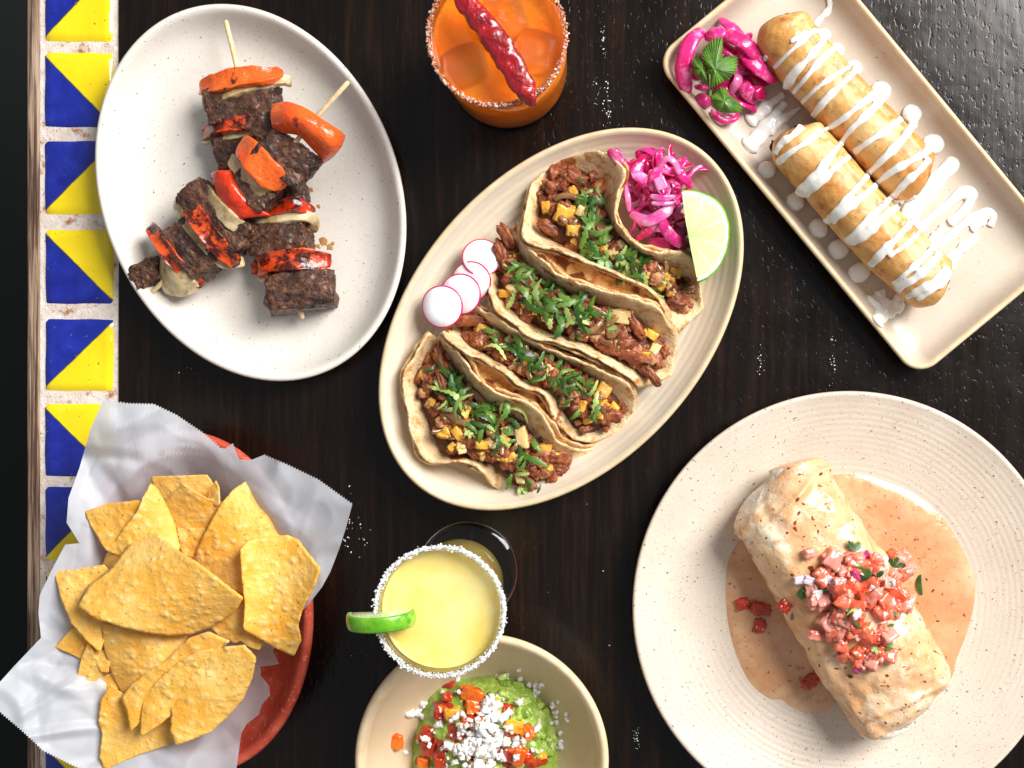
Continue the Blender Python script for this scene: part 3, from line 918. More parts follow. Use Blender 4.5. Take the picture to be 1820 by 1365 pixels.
def leaf_fan(L, seed, lobes=3):
    """frilly leaflet: fan of toothed lobes, stalk at the origin pointing +x"""
    r = random.Random(seed); n = 42; vs = [Vector((0, 0, 0))]; ring1 = []; ring2 = []
    for i in range(n + 1):
        a = R(-78 + 156 * i / n); u = i / n
        lob = abs(math.sin(PI * lobes * u)) ** .55
        rad = L * (.34 + .66 * lob) * (.80 + .20 * math.cos(a)) * (1 + .20 * (1 if i % 2 else -1) * r.uniform(.4, 1.2))
        z = .10 * L * math.sin(a * 2.3 + seed) - .12 * L * (abs(a) ** 1.5) * .5
        ring1.append(Vector((rad * .52 * math.cos(a), rad * .52 * math.sin(a), z * .4 + .03 * L * math.cos(PI * 2 * lobes * u))))
        ring2.append(Vector((rad * math.cos(a), rad * math.sin(a), z)))
    vs += ring1 + ring2; m = n + 1; fs = []
    for i in range(n):
        fs.append((0, 1 + i, 2 + i)); fs.append((1 + i, 1 + m + i, 2 + m + i, 2 + i))
    return MB().add(vs, fs)
def meshes(nm, gen, mats, k):
    out = []
    for i in range(k):
        mb = gen(i)
        for mt in mats: out.append(mesh(nm, mb, mt))
    return out
CIL = meshes('cilantro_piece', lambda i: leaf_strip((.0075 + .0016 * i), .0019 + .0005 * (i % 3), .0012 + .0004 * i, .55, i + 5, 0), ('cilantro', 'cilantro', 'cilantro_light', 'cilantro_dark', 'cilantro_dark'), 6) \
    + meshes('cilantro_piece', lambda i: leaf_fan(.0056 + .0008 * i, i + 2, 3 + i % 2), ('cilantro', 'cilantro_light'), 3)
CILD = meshes('cilantro_piece', lambda i: leaf_fan(.0040 + .0006 * i, i + 12, 2 + i % 2), ('cilantro_dark', 'cilantro'), 4) \
    + meshes('cilantro_piece', lambda i: leaf_strip(.0055 + .001 * i, .0015, .001, .4, i + 25, 0), ('cilantro_dark', 'cilantro_light'), 3)
MEAT = meshes('meat_piece', lambda i: lump((.0085 + .001 * (i % 4), .0058 + .0006 * (i % 3), .0052), 7, .35, .42, 2.2, i + 3, 3), ('taco_meat',), 8) \
    + meshes('meat_piece', lambda i: lump((.0072, .0060, .0052), 7, .6, .25, 2, i + 33, 3), ('taco_meat2', 'taco_meat'), 3)
PINE = meshes('pineapple_piece', lambda i: lump((.0085 + .0009 * i, .0065 + .0005 * i, .0052), 7, .70, .24, 1.6, i + 53, 3), ('pineapple', 'pineapple', 'pineapple_pale'), 4)
ONI = []
for i in range(5):
    r_ = .006 + .001 * i
    pth = [Vector((r_ * math.cos(a), r_ * math.sin(a), .0010 * math.sin(3 * a))) for a in [(.2 + i * .3) + 1.7 * k / 9 for k in range(10)]]
    ctr = sum(pth, Vector()) / 10
    ONI.append(mesh('onion_piece', sweep([p - ctr for p in pth], .0030, .0013, 8, 2.2), 'brown_onion'))

# ------------------------------------------------------------------ tacos
taco_trees = []
def taco(label, A, B, Cc, seed, n_meat, n_pine, cil, cs=24, extra=(), pw=(1.2, 2.3), fz=33, n_cil=62):
    NU, NTT = 64, 34
    a = [Vector(p) for p in crom([tuple(W(*q)) for q in A], NU)]
    b = [Vector(p) for p in crom([tuple(W(*q)) for q in B], NU)]
    c = [Vector(p) for p in crom([tuple(W(*q)) for q in Cc], NU)]
    ctr = sum(c, Vector()) / NU; ctr.z = .006
    th = thing('taco', ctr, label, 'taco')
    def pos(i, t, raw=False):
        L_ = a[i] if t < 0 else b[i]; s_ = abs(t)
        wx = s_ ** pw[0]; wz = s_ ** pw[1]
        p = Vector((c[i].x + (L_.x - c[i].x) * wx, c[i].y + (L_.y - c[i].y) * wx, c[i].z + (L_.z - c[i].z) * wz))
        return p, L_ - c[i]
    def sheet(layer):
        vs = []
        for i in range(NU):
            for j in range(NTT):
                t = 2 * j / (NTT - 1) - 1
                p, out = pos(i, t)
                o2 = Vector((out.x, out.y, 0)); o2 = o2.normalized() if o2.length > 1e-6 else Vector()
                e = abs(t) ** 3
                u = i / NU
                wv = nz((u * 9, 1 if t > 0 else 5, 0), 1.0, seed + layer * 11, 3)
                wv2 = nz((u * 26, 2 if t > 0 else 6, 0), 1.0, seed + layer * 7, 2)
                p = p + o2 * ((.0017 * wv + .0007 * wv2) * e) + Vector((0, 0, (.0020 * wv + .0008 * wv2) * e + .0005 * nz(p, 130, seed, 2)))
                if layer: p = p + o2 * (.0024 * abs(t) + .0012 * e * nz((u * 5, 3, t), 1, seed + 4, 2)) + Vector((0, 0, -.0014 - .0022 * e * (1 + nz((u * 4, 7, t), 1, seed, 2))))
                vs.append(p)
        fs = [(i * NTT + j, (i + 1) * NTT + j, (i + 1) * NTT + j + 1, i * NTT + j + 1) for i in range(NU - 1) for j in range(NTT - 1)]
        return MB().add(vs, fix_up(vs, fs))
    o1 = part('tortilla', sheet(0), 'tortilla', th, solid=.0013, solid_off=-1)
    o2 = part('tortilla', sheet(1), 'tortilla2', th, solid=.0013, solid_off=-1)
    # filling
    vs = []; FU, FT = 44, 22; t0 = .70 if pw[0] < 1.1 else .78
    def fpos(u, t):
        i = min(max(int(u * (NU - 1)), 0), NU - 1)
        p, _ = pos(i, t)
        e = math.sin(PI * min(max((u - .03) / .94, 0), 1)) ** .55
        top = (8 + (fz - 8) * e) * (1 - .28 * (t / t0) ** 2) * .001
        q = Vector((p.x, p.y, top)) 
        q.z += .0024 * nz(q, 130, seed + 9, 3)
        return q
    for i in range(FU):
        u = .05 + .90 * i / (FU - 1)
        for j in range(FT): vs.append(fpos(u, t0 * (2 * j / (FT - 1) - 1)))
    fs = [(i * FT + j, (i + 1) * FT + j, (i + 1) * FT + j + 1, i * FT + j + 1) for i in range(FU - 1) for j in range(FT - 1)]
    fo = part('filling', MB().add(vs, fix_up(vs, fs)), 'filling', th)
    r = random.Random(seed)
    for k in range(n_meat):
        q = fpos(r.uniform(.05, .95), r.uniform(-.62, .62) * t0 / .74) + Vector((0, 0, r.uniform(0, .0022)))
        inst('meat_piece', r.choice(MEAT), th, q, (r.uniform(-.5, .5), r.uniform(-.5, .5), r.uniform(0, 6.3)), r.uniform(.6, 1.25))
    for k in range(n_pine):
        q = fpos(r.uniform(.08, .92), r.uniform(-.55, .55)) + Vector((0, 0, r.uniform(.0012, .003)))
        inst('pineapple_piece', r.choice(PINE), th, q, (r.uniform(-.5, .5), r.uniform(-.5, .5), r.uniform(0, 6.3)), r.uniform(.5, .9))
    for k in range(14):
        q = fpos(r.uniform(.2, .8), r.uniform(-.4, .4)) + Vector((0, 0, r.uniform(.002, .0035)))
        inst('onion_piece', r.choice(ONI), th, q, (r.uniform(-.5, .5), r.uniform(-.5, .5), r.uniform(0, 6.3)), r.uniform(.8, 1.3))
    ft = bvh(fo)
    for (kind, x, y, ang, sx, sy) in extra:
        if kind == 'pine': me = PINE[1 + 3 * 0]; nm = 'pineapple_piece'
        elif kind == 'pale': me = PINE[2]; nm = 'pineapple_piece'
        elif kind == 'oni': me = ONI[3]; nm = 'onion_piece'
        else: me = MEAT[(int(x) % 8)]; nm = 'meat_piece'
        p, nr = rest(x, y, ft, 22)
        inst(nm, me, th, p + Vector((0, 0, .003)), (.15, .1, R(-ang)), (sx, sy, 1.0))
    cl = crom(cil, 50)
    for k in range(n_cil):
        q = cl[r.randrange(50)]
        x = q[0] + r.gauss(0, cs / 2); y = q[1] + r.gauss(0, cs / 2)
        p, nr = rest(x, y, ft, 26)
        inst('cilantro_piece', r.choice(CIL), th, p + Vector((0, 0, r.uniform(.0035, .0075))), (r.uniform(-.5, .5), r.uniform(-.5, .5), r.uniform(0, 6.3)), r.uniform(.8, 1.5))
    taco_trees.append((o1, fo))
    return th

def backfold(th_, A, B, dip):
    """the rear edge of a tortilla that is folded over towards the taco behind it"""
    n = 50; m = 12
    a = crom([tuple(W(*q)) for q in A], n); b = crom([tuple(W(*q)) for q in B], n); vs = []
    for i in range(n):
        e = math.sin(PI * i / (n - 1)) ** .5
        for j in range(m):
            t = j / (m - 1)
            p = Vector([a[i][k] + (b[i][k] - a[i][k]) * t for k in range(3)])
            p.z += -.0022 - dip * .001 * e * math.sin(PI * t) ** .8 + .0012 * nz(p, 120, 4, 3)
            vs.append(p)
    fs = [(i * m + j, (i + 1) * m + j, (i + 1) * m + j + 1, i * m + j + 1) for i in range(n - 1) for j in range(m - 1)]
    part('tortilla', MB().add(vs, fix_up(vs, fs)), 'tortilla_stained', th_, solid=.0011, solid_off=-1)
M['tortilla_stained'] = tortilla_mat('stained_tortilla', '#d99a55', '#e8b878', '#7c3f18', .54, '#b0652c')
taco('topmost taco on the oval plate, beside the pink onions and lime',
     [(945, 325, 20), (936, 372, 27), (930, 425, 38), (996, 446, 42), (1050, 466, 42), (1102, 487, 41), (1150, 510, 38), (1180, 545, 30), (1205, 594, 14)],
     [(1042, 270, 26), (1085, 276, 36), (1108, 303, 43), (1095, 350, 45), (1095, 390, 45), (1125, 431, 45), (1165, 449, 42), (1222, 453, 34), (1240, 480, 28)],
     [(985, 288, 17), (1000, 345, 9), (1030, 405, 9), (1085, 450, 9), (1150, 485, 9), (1210, 530, 9), (1250, 548, 13)],
     31, 150, 28, [(1048, 335), (1050, 390), (1062, 445), (1105, 468), (1150, 492), (1190, 515)], 26,
     extra=(('pine', 972, 370, 80, 1.1, 1.0), ('pine', 1004, 383, 20, 1.6, 1.9), ('pine', 1020, 410, 0, 1.2, 1.2), ('pale', 1035, 378, 30, 1.1, 1.2), ('meat', 985, 335, 0, 1.2, 1.4),
            ('meat', 975, 405, 30, 1.3, 1.2), ('meat', 1025, 320, 20, 1.6, 1.3), ('pine', 1200, 485, 10, 1.1, 1.2), ('pine', 1172, 505, 40, 1.2, 1.0), ('oni', 1145, 470, 30, 1.4, 1.4)))
tc2 = taco('second taco from the top, its meat spilling out at the lower right',
     [(880, 450, 18), (872, 505, 27), (878, 545, 38), (909, 573, 42), (945, 597, 42), (990, 606, 42), (1035, 622, 42), (1080, 645, 39), (1120, 672, 32), (1140, 690, 20)],
     [(920, 395, 20), (931, 432, 33), (960, 465, 40), (996, 492, 42), (1050, 512, 42), (1110, 528, 42), (1158, 541, 39), (1187, 572, 30), (1207, 602, 18)],
     [(888, 420, 14), (905, 470, 9), (935, 520, 9), (1000, 560, 9), (1080, 595, 9), (1150, 640, 9), (1192, 668, 12)],
     47, 160, 30, [(935, 480), (955, 520), (985, 550), (1020, 560), (1060, 575)], 30,
     extra=(('pale', 1105, 563, 5, 1.9, 1.5), ('oni', 1062, 565, 60, 2.0, 2.0), ('meat', 900, 420, 60, 2.0, 1.2), ('meat', 893, 455, 70, 2.0, 1.1), ('meat', 912, 500, 20, 1.6, 1.3), ('pine', 900, 522, 0, 1.2, .9),
            ('pine', 1158, 595, 30, 1.1, .9), ('meat', 1095, 618, 10, 2.0, 1.5), ('meat', 1120, 628, 30, 2.2, 1.7), ('meat', 1140, 650, 45, 2.2, 1.3), ('meat', 1158, 668, 50, 1.6, 1.0), ('meat', 1130, 580, 60, 1.8, 1.0)))
taco('third taco from the top, with a bright pineapple cube near its right end',
     [(785, 590, 32), (800, 608, 40), (826, 622, 42), (866, 643, 42), (900, 660, 42), (920, 682, 42), (965, 695, 40), (980, 718, 37), (990, 748, 30), (1015, 776, 20), (1053, 788, 12)],
     [(845, 548, 28), (877, 564, 35), (912, 591, 38), (950, 613, 38), (1000, 633, 38), (1050, 653, 37), (1100, 674, 33), (1128, 700, 25), (1128, 730, 15)],
     [(815, 572, 16), (865, 606, 9), (940, 645, 9), (1010, 688, 9), (1060, 735, 9), (1098, 768, 12)],
     63, 140, 26, [(872, 598), (920, 620), (950, 645), (990, 665), (1020, 690), (1045, 725)], 30,
     extra=(('pine', 862, 588, 30, 1.5, 1.1), ('pine', 1070, 697, -60, 1.8, 1.5), ('meat', 838, 570, 0, 1.8, 1.3), ('meat', 1085, 735, 20, 1.6, 1.3), ('oni', 1005, 640, 0, 1.4, 1.4), ('pale', 905, 608, 60, 1.0, 1.2)))
tc4 = taco('bottom left taco, its front tortilla flared open on the oval plate',
     [(765, 592, 26), (742, 625, 27), (721, 662, 27), (718, 695, 27), (729, 735, 27), (740, 785, 27), (762, 821, 26), (821, 818, 28), (856, 836, 25), (879, 862, 17), (898, 879, 12), (930, 876, 11), (965, 862, 10)],
     [(782, 592, 29), (802, 616, 37), (824, 642, 40), (845, 672, 41), (880, 698, 42), (930, 714, 41), (958, 736, 39), (978, 762, 34), (992, 785, 26), (1035, 800, 16), (1056, 797, 12)],
     [(775, 600, 18), (785, 680, 9), (830, 750, 9), (890, 795, 9), (960, 828, 9), (1020, 832, 10)],
     79, 160, 34, [(805, 660), (815, 740), (860, 745), (890, 750), (915, 775), (935, 820), (945, 850)], 34,
     extra=(('pale', 928, 778, 80, 1.9, 1.2), ('pale', 925, 845, 80, 1.4, .9), ('meat', 785, 650, 80, 2.6, .9), ('meat', 790, 700, 80, 2.6, .8), ('meat', 797, 735, 70, 1.8, .9), ('pine', 815, 770, 50, 1.3, 1.0), ('pine', 858, 790, 0, 1.2, .9),
            ('oni', 862, 700, 60, 1.6, 1.6), ('oni', 850, 715, 80, 1.6, 1.6), ('pine', 970, 795, 0, 1.1, .9), ('pine', 895, 782, 20, 1.1, .8), ('meat', 1000, 815, 0, 1.4, 1.1)), pw=(1.05, 2.3), fz=28)

backfold(tc2, [(930, 427, 36), (996, 448, 39), (1050, 468, 40), (1102, 489, 39), (1150, 512, 36), (1180, 547, 29), (1200, 590, 15)],
         [(934, 436, 33), (960, 466, 38), (996, 494, 40), (1050, 514, 40), (1110, 530, 40), (1158, 543, 37), (1190, 590, 22)], 6)
backfold(tc4, [(800, 610, 37), (826, 624, 39), (866, 645, 40), (900, 662, 40), (920, 684, 40), (965, 697, 38), (980, 720, 34), (992, 750, 28), (1012, 778, 18)],
         [(803, 616, 36), (824, 641, 38), (845, 671, 39), (880, 697, 40), (930, 712, 39), (958, 735, 37), (978, 760, 32), (992, 780, 25), (1020, 792, 16)], 7)

# ------------------------------------------------------------------ garnish on the taco plate
t2 = bvh(P2, *[o for p in taco_trees for o in p])
def arc(px, py, z, rad, a0, span, lift, n=12, tilt=0):
    pts = []
    for k in range(n):
        u = k / (n - 1); a = R(a0 + span * u)
        pts.append(W(px + rad * math.cos(a), py + rad * math.sin(a), z + lift * math.sin(PI * u) + tilt * (u - .5)))
    return pts
def onion_strip(parent, path, w, t, mat, roll, seed):
    part('onion_strip', sweep(path, (lambda u: w * (1 - .35 * abs(2 * u - 1) ** 3)), t, 10, 2.3, roll, wob=.0005, wf=180, seed=seed), mat, parent)
heap = thing('pickled_onions', W(1165, 350, 8), 'heap of bright pink pickled onion strips between top taco and lime wedge', 'pickled onions')
rd = random.Random(12)
pm = ('pickle', 'pickle', 'pickle', 'pickle_deep', 'pickle_pale')
reg = [(1128, 300), (1160, 290), (1190, 300), (1210, 320), (1205, 345), (1150, 330), (1130, 350), (1170, 355), (1195, 380), (1150, 385), (1200, 410), (1180, 420), (1160, 405), (1215, 430), (1140, 360), (1175, 320)]
for k in range(105):
    x, y = rd.choice(reg); x += rd.gauss(0, 9); y += rd.gauss(0, 9)
    lvl = k / 105
    rr = rd.uniform(16, 38)
    a0 = rd.uniform(0, 360); sp_ = rd.uniform(60, 150)
    am = R(a0 + sp_ / 2)
    z = 12 + 24 * lvl * (1 - .5 * min(1, math.hypot((x - 1168) / 75, (y - 362) / 95)))
    onion_strip(heap, arc(x - rr * math.cos(am), y - rr * math.sin(am), z, rr, a0, sp_, rd.uniform(0, 4), tilt=rd.uniform(-4, 4)), rd.uniform(.0026, .0058), rd.uniform(.0007, .0013), rd.choice(pm), rd.uniform(-.7, .7), k)
for (pts, w, mt) in (([(1083, 268, 34), (1100, 288, 37), (1118, 302, 34)], 16, 'pickle'), ([(1196, 300, 36), (1214, 315, 38), (1228, 330, 30)], 15, 'pickle'), ([(1170, 300, 40), (1185, 282, 43), (1200, 290, 43), (1206, 308, 40)], 12, 'pickle_pale'),
                     ([(1122, 380, 34), (1150, 392, 40), (1182, 378, 41), (1196, 362, 38)], 20, 'pickle_pale'), ([(1176, 388, 40), (1184, 410, 42), (1205, 430, 38), (1220, 438, 30)], 20, 'pickle'), ([(1132, 425, 30), (1152, 412, 36), (1168, 396, 38)], 15, 'pickle'),
                     ([(1158, 349, 43), (1178, 352, 44), (1198, 350, 42)], 11, 'pickle_pale'), ([(1160, 361, 42), (1180, 362, 43), (1196, 360, 41)], 9, 'pickle_pale'), ([(1112, 330, 36), (1116, 352, 38), (1118, 375, 34)], 9, 'pickle_pale'),
                     ([(1140, 290, 38), (1130, 308, 40), (1150, 322, 41), (1165, 330, 40)], 20, 'pickle'), ([(1168, 300, 42), (1166, 318, 44), (1160, 338, 42)], 22, 'pickle'), ([(1155, 430, 30), (1180, 436, 34), (1208, 442, 28)], 24, 'pickle')):
    path = curved(pts, 14)
    onion_strip(heap, path, dim(w), .0016, mt, rd.uniform(-.3, .3), w)
part('onion_strip', moved(lump((dim(24), dim(26), .003), 6, .9, .1, 1.5, 3), W(1174, 326, 45), (.1, .1, .4)), 'pickle_pale', heap)

def lime_wedge():
    th = thing('lime_wedge', W(1255, 420, 12), 'pale green lime wedge leaning on the pink onions', 'lime wedge')
    outl = [(1211, 338), (1216, 390), (1227, 445), (1240, 503), (1262, 492), (1284, 466), (1296, 425), (1293, 385), (1276, 357), (1248, 342), (1228, 338)]
    dense = crom(outl[3:] + [outl[0]], 46)
    straight = lin([outl[0], (1217, 385), (1228, 445), outl[3]], 18)
    loop = [tuple(p) for p in straight[:-1]] + [tuple(p) for p in dense[:-1]]
    n = len(loop); cx, cy = 1224, 420
    Zc = lambda x, y: 46 - .15 * (x - 1215)
    def ringv(s_, dz=0, only=None):
        out = []
        for (x, y) in loop:
            X = cx + (x - cx) * s_; Y = cy + (y - cy) * s_
            out.append(W(X, Y, Zc(X, Y) + dz))
        return out
    def body(rings, mat, nm, close=True):
        vs = []; fs = []
        for r in rings: vs += r
        for a in range(len(rings) - 1):
            for k in range(n): fs.append((a * n + k, a * n + (k + 1) % n, (a + 1) * n + (k + 1) % n, (a + 1) * n + k))
        if close: 
            vs.append(sum(rings[0], Vector()) / n)
            for k in range(n): fs.append((len(vs) - 1, (k + 1) % n, k))
        mb = MB().add(vs, fs)
        return mb
    org = W(cx, cy, Zc(cx, cy))
    fl_ = body([ringv(.15), ringv(.4, .35), ringv(.65, .3), ringv(.88, .2)], 'lime_flesh', 'flesh')
    o = bpy.data.objects.new('flesh', mesh('flesh', MB().add(fl_.v, fix_up(fl_.v, fl_.f)), 'lime_flesh', org)); COL.objects.link(o)
    o.parent = th; o.location = org - wloc(th)
    o = part('pith', body([ringv(.88, .2), ringv(.92, 0), ringv(.96, -.1)], 'pith', 'pith', False), 'pith', th)
    # rind: from the lip, bulging down to a keel below the straight side
    rr = [ringv(.96, -.1), ringv(.985, -.15), ringv(1.0, -.7), ringv(1.005, -3)]
    for (s_, dz) in ((.97, -8), (.86, -14), (.66, -20), (.4, -24), (.1, -26)): rr.append(ringv(s_, dz))
    b = body(rr, 'rind', 'rind', False)
    part('rind', b, 'rind', th)
    return th
lime_wedge()

def radish_slice(cx, cy, r, z, tx, ty, label, seed):
    th = thing('radish_slice', W(cx, cy, z), label, 'radish slice', 'radish slices')
    rr = dim(r) * (H - z * .001) / H; n = 56
    rot = Euler((R(tx), R(ty), 0)).to_matrix(); c = W(cx, cy, z)
    def P(f, a, dz):
        q = Vector((rr * f * math.cos(a) * (1 + .02 * math.sin(2 * a + seed)), rr * f * math.sin(a), dz * .001 + .0006 * math.sin(a * 2 + seed) * f * f))
        return c + rot @ q
    def build(prof, closed):
        vs = []; fs = []
        for (f, dz) in prof: vs += [P(f, 2 * PI * k / n, dz) for k in range(n)]
        for a in range(len(prof) - 1):
            for k in range(n): fs.append((a * n + k, a * n + (k + 1) % n, (a + 1) * n + (k + 1) % n, (a + 1) * n + k))
        if closed:
            vs.append(P(0, 0, prof[0][1])); vs.append(P(0, 0, prof[-1][1]))
            for k in range(n):
                fs.append((len(vs) - 2, (k + 1) % n, k)); fs.append((len(vs) - 1, (len(prof) - 1) * n + k, (len(prof) - 1) * n + (k + 1) % n))
        return MB().add(vs, [tuple(reversed(f)) for f in fs])
    part('flesh', build([(.5, -.7), (.93, -.7), (.955, 0), (.93, .75), (.5, .75)], True), 'radish', th)
    part('skin', build([(.93, -.75), (.975, -.7), (1, -.2), (1, .3), (.98, .78), (.935, .78)], False), 'radish_skin', th)
radish_slice(856, 458, 35, 23, -10, 10, 'radish slice at the top of the row of four, overlapping the upper tacos', 1)
radish_slice(838, 500, 36, 25, 6, -10, 'second radish slice from the top of the row of four', 2)
radish_slice(819, 523, 37, 26.5, 4, -10, 'third radish slice from the top, just behind the frontmost one', 3)
radish_slice(786, 545, 38, 27.5, 3, -7, 'frontmost radish slice, fully visible at the lower left of the row', 4)

# ------------------------------------------------------------------ orange cocktail
oc = W(903.5, 127, 0)
def shear_ok(): pass
ck = thing('cocktail', oc, 'orange iced cocktail in a short tumbler with a chile salted rim', 'cocktail')
part('glass', lathe([(0.01, .4), (20, .4), (33, .2), (35.6, 1.2), (36.3, 4), (36.6, 12), (37.4, 45), (38.6, 84), (38.5, 85.6), (37.9, 86.2), (37.2, 85.6), (37.0, 84), (35.9, 45), (35.2, 18), (34.6, 12), (31, 9.6), (18, 9), (.01, 9)], oc, 110), 'glass', ck)
part('drink', lathe([(.01, 3.4), (18, 3.4), (32, 3.7), (35.9, 5.4), (36.55, 8), (36.75, 12), (37.5, 45), (38.38, 75), (37.6, 76.2), (36.0, 75.6), (34, 75.3), (20, 75.2), (.01, 75.2)], oc, 110), 'orange_drink', ck)
def salt_ring(c, r, z, n, mat, parent, sz, spread, seed, gap=None):
    m = MB(); q = random.Random(seed)
    for k in range(n):
        a = q.uniform(0, 2 * PI)
        s_ = sz * q.uniform(.5, 1.35)
        l = lump((s_ * 1.2, s_, s_ * .9), 2, .8, .35, 2, k, 1)
        rr = r + q.gauss(.2, spread); zz = z - abs(q.gauss(0, spread * 1.5)) + .3
        l = moved(l, c + Vector((rr * .001 * math.cos(a), rr * .001 * math.sin(a), zz * .001)), (q.uniform(0, 6), q.uniform(0, 6), 0))
        m.add(l.v, l.f)
    part('rim_salt', m, mat, parent, kind='stuff', smooth=False)
salt_ring(oc, 38.2, 86, 1500, 'chile_salt', ck, .00105, .55, 5)
def ice(x, y, r, z, rot, label):
    cx = W(x, y, z); vs, fs = cube_grid(16); out = []
    k = r * S * (H - z * .001) / H
    rm = Euler((R(rot[0]), R(rot[1]), R(rot[2]))).to_matrix()
    for p in vs:
        s_ = p.normalized().lerp(p * .84, .38)
        rad = math.hypot(s_.x, s_.y)
        if s_.z > 0: s_ = Vector((s_.x, s_.y, s_.z * .8 - .34 * math.exp(-(rad / .50) ** 7)))
        s_ = s_ * (1 + .02 * noise.noise(p * 2))
        out.append(cx + rm @ (s_ * k))
    o = part('ice_cube', MB().add(out, fs), 'ice')
    tag(o, label, 'ice cube', 'ice cubes in the orange cocktail')
ice(828, 116, 40, 76, (4, -3, 20), 'hollowed ice cube on the left of the red chile in the orange cocktail')
ice(952, 92, 42, 76, (-4, 4, -15), 'hollowed ice cube on the right of the red chile in the orange cocktail')
ice(893, 34, 46, 75, (6, 3, 30), 'ice cube nearest the top edge of the picture in the orange cocktail')

def chile():
    pts = [(800, -22, 92), (815, -8, 94), (845, 25, 95), (878, 68, 95), (905, 108, 94), (925, 145, 93), (938, 170, 92), (948, 187, 90)]
    path = curved(pts, 90)
    def wv(t):
        if t < .12: return dim(9 + 150 * t * 1.1)
        return dim(30 + 12 * math.sin(PI * min(1, (t - .12) / .88)) ** .8) * (1 if t < .86 else max(.30, 1 - ((t - .86) / .14) ** 1.5 * .68))
    m = sweep(path, wv, lambda t: wv(t) * .55, 28, 2.3)
    out = []
    for i, p in enumerate(m.v):
        ring = i // 28; a = 2 * PI * (i % 28) / 28
        c = path[min(max(ring - 2, 0), 89)]
        d = (p - c)
        w_ = nz(p, 170, 2, 3) * .9 + .6 * (abs(nz(p, 120, 7, 2)) - .25) + .28 * math.sin(ring * .45 + 2.4 * math.sin(a * 1.5))
        out.append(p + d.normalized() * (.0011 * w_) if d.length > 1e-6 else p)
    q = MB(); q.v = out; q.f = m.f
    o = part('dried_chile', q, 'chile', sub=1)
    tag(o, 'wrinkled dark red dried chile laid across the orange cocktail', 'chile')
chile()

# ------------------------------------------------------------------ fried rolls on the rectangular plate
def flauta(label, p0, p1, Rm, seed, open_start=False, floor=5.2):
    a = W(p0[0], p0[1], floor + Rm); b = W(p1[0], p1[1], floor + Rm); ax = (b - a).normalized(); L = (b - a).length
    pr = Vector((-ax.y, ax.x, 0)); up = Vector((0, 0, 1))
    th = thing('fried_roll', Vector(((a.x + b.x) / 2, (a.y + b.y) / 2, floor * .001)), label, 'fried roll')
    n = 72; K = 120; vs = []
    for i in range(K + 1):
        t = i / K
        e0 = 1 - (1 - min(t / .05, 1)) ** 2.2 * .32
        e1 = 1 - (1 - min((1 - t) / .045, 1)) ** 2.2 * .34
        base = a + ax * (L * t) + pr * (.0016 * math.sin(t * 5 + seed))
        for k in range(n):
            an = 2 * PI * k / n
            sp_ = .11 * (((an - .9 + .12 * math.sin(t * 9 + seed)) % (2 * PI)) / (2 * PI))
            rr = Rm * .001 * (.95 + sp_) * e0 * e1
            d = pr * math.cos(an) + up * (math.sin(an) * .97)
            q = base + d * rr
            slant = .0045 * math.cos(an + .6) * ((1 - t) ** 14 - t ** 14)
            q = q + ax * slant + d * (.0007 * nz(q, 75, seed, 3))
            vs.append(q)
    fs = [(i * n + k, i * n + (k + 1) % n, (i + 1) * n + (k + 1) % n, (i + 1) * n + k) for i in range(K) for k in range(n)]
    # end rims turn inwards and run back inside the roll
    for end in (0, 1):
        i0 = 0 if end == 0 else K * n
        s_ = 1 if end == 0 else -1
        prev = i0; cc = sum((vs[i0 + k] for k in range(n)), Vector()) / n
        for (f, dep) in ((.86, -.0016), (.74, .0004), (.66, .006)):
            st = len(vs)
            for k in range(n): vs.append(cc + (vs[i0 + k] - cc) * f + ax * (s_ * dep))
            for k in range(n):
                q4 = (st + k, st + (k + 1) % n, prev + (k + 1) % n, prev + k)
                fs.append(q4 if end == 0 else tuple(reversed(q4)))
            prev = st
    o = part('wrapper', MB().add(vs, fs), 'fried', th)
    for (c, s_) in ((a, 1), (b, -1)):
        m = moved(lump((Rm * .0012, Rm * .0012, Rm * .0012), 8, .2, .3, 2, seed), c + ax * (s_ * .0115), (0, 0, 0))
        part('filling', m, 'char', th)
    return th, o
fl1, w1 = flauta('rear fried roll touching the pink onions, white crema zigzagged over it', (1380, 47), (1627, 328), 17.9, 3)
fl2, w2 = flauta('front fried roll with a charred open end and white crema zigzag', (1402, 247), (1663, 515), 17.9, 8)
for k in range(9):
    r = random.Random(k)
    x = 1372 + 5.6 * k; y = 266 - 3.8 * k
    pth = curved([(x + 4, y + 4, 20), (x - 2, y - 3, 22), (x - 2 + r.uniform(-4, 5), y - 8 - r.uniform(0, 4), 24)], 6)
    part('charred_shred', sweep(pth, .0016, .0012, 6, 2, wob=.0006, seed=k), 'char', fl2)
tr = bvh(w1, w2, P3)
t3 = bvh(P3)
def pour(o, voxel=.00045):
    m = o.modifiers.new('merge', 'REMESH'); m.mode = 'VOXEL'; m.voxel_size = voxel; m.use_smooth_shade = True
    m = o.modifiers.new('soften', 'SMOOTH'); m.factor = .5; m.iterations = 5
    return o
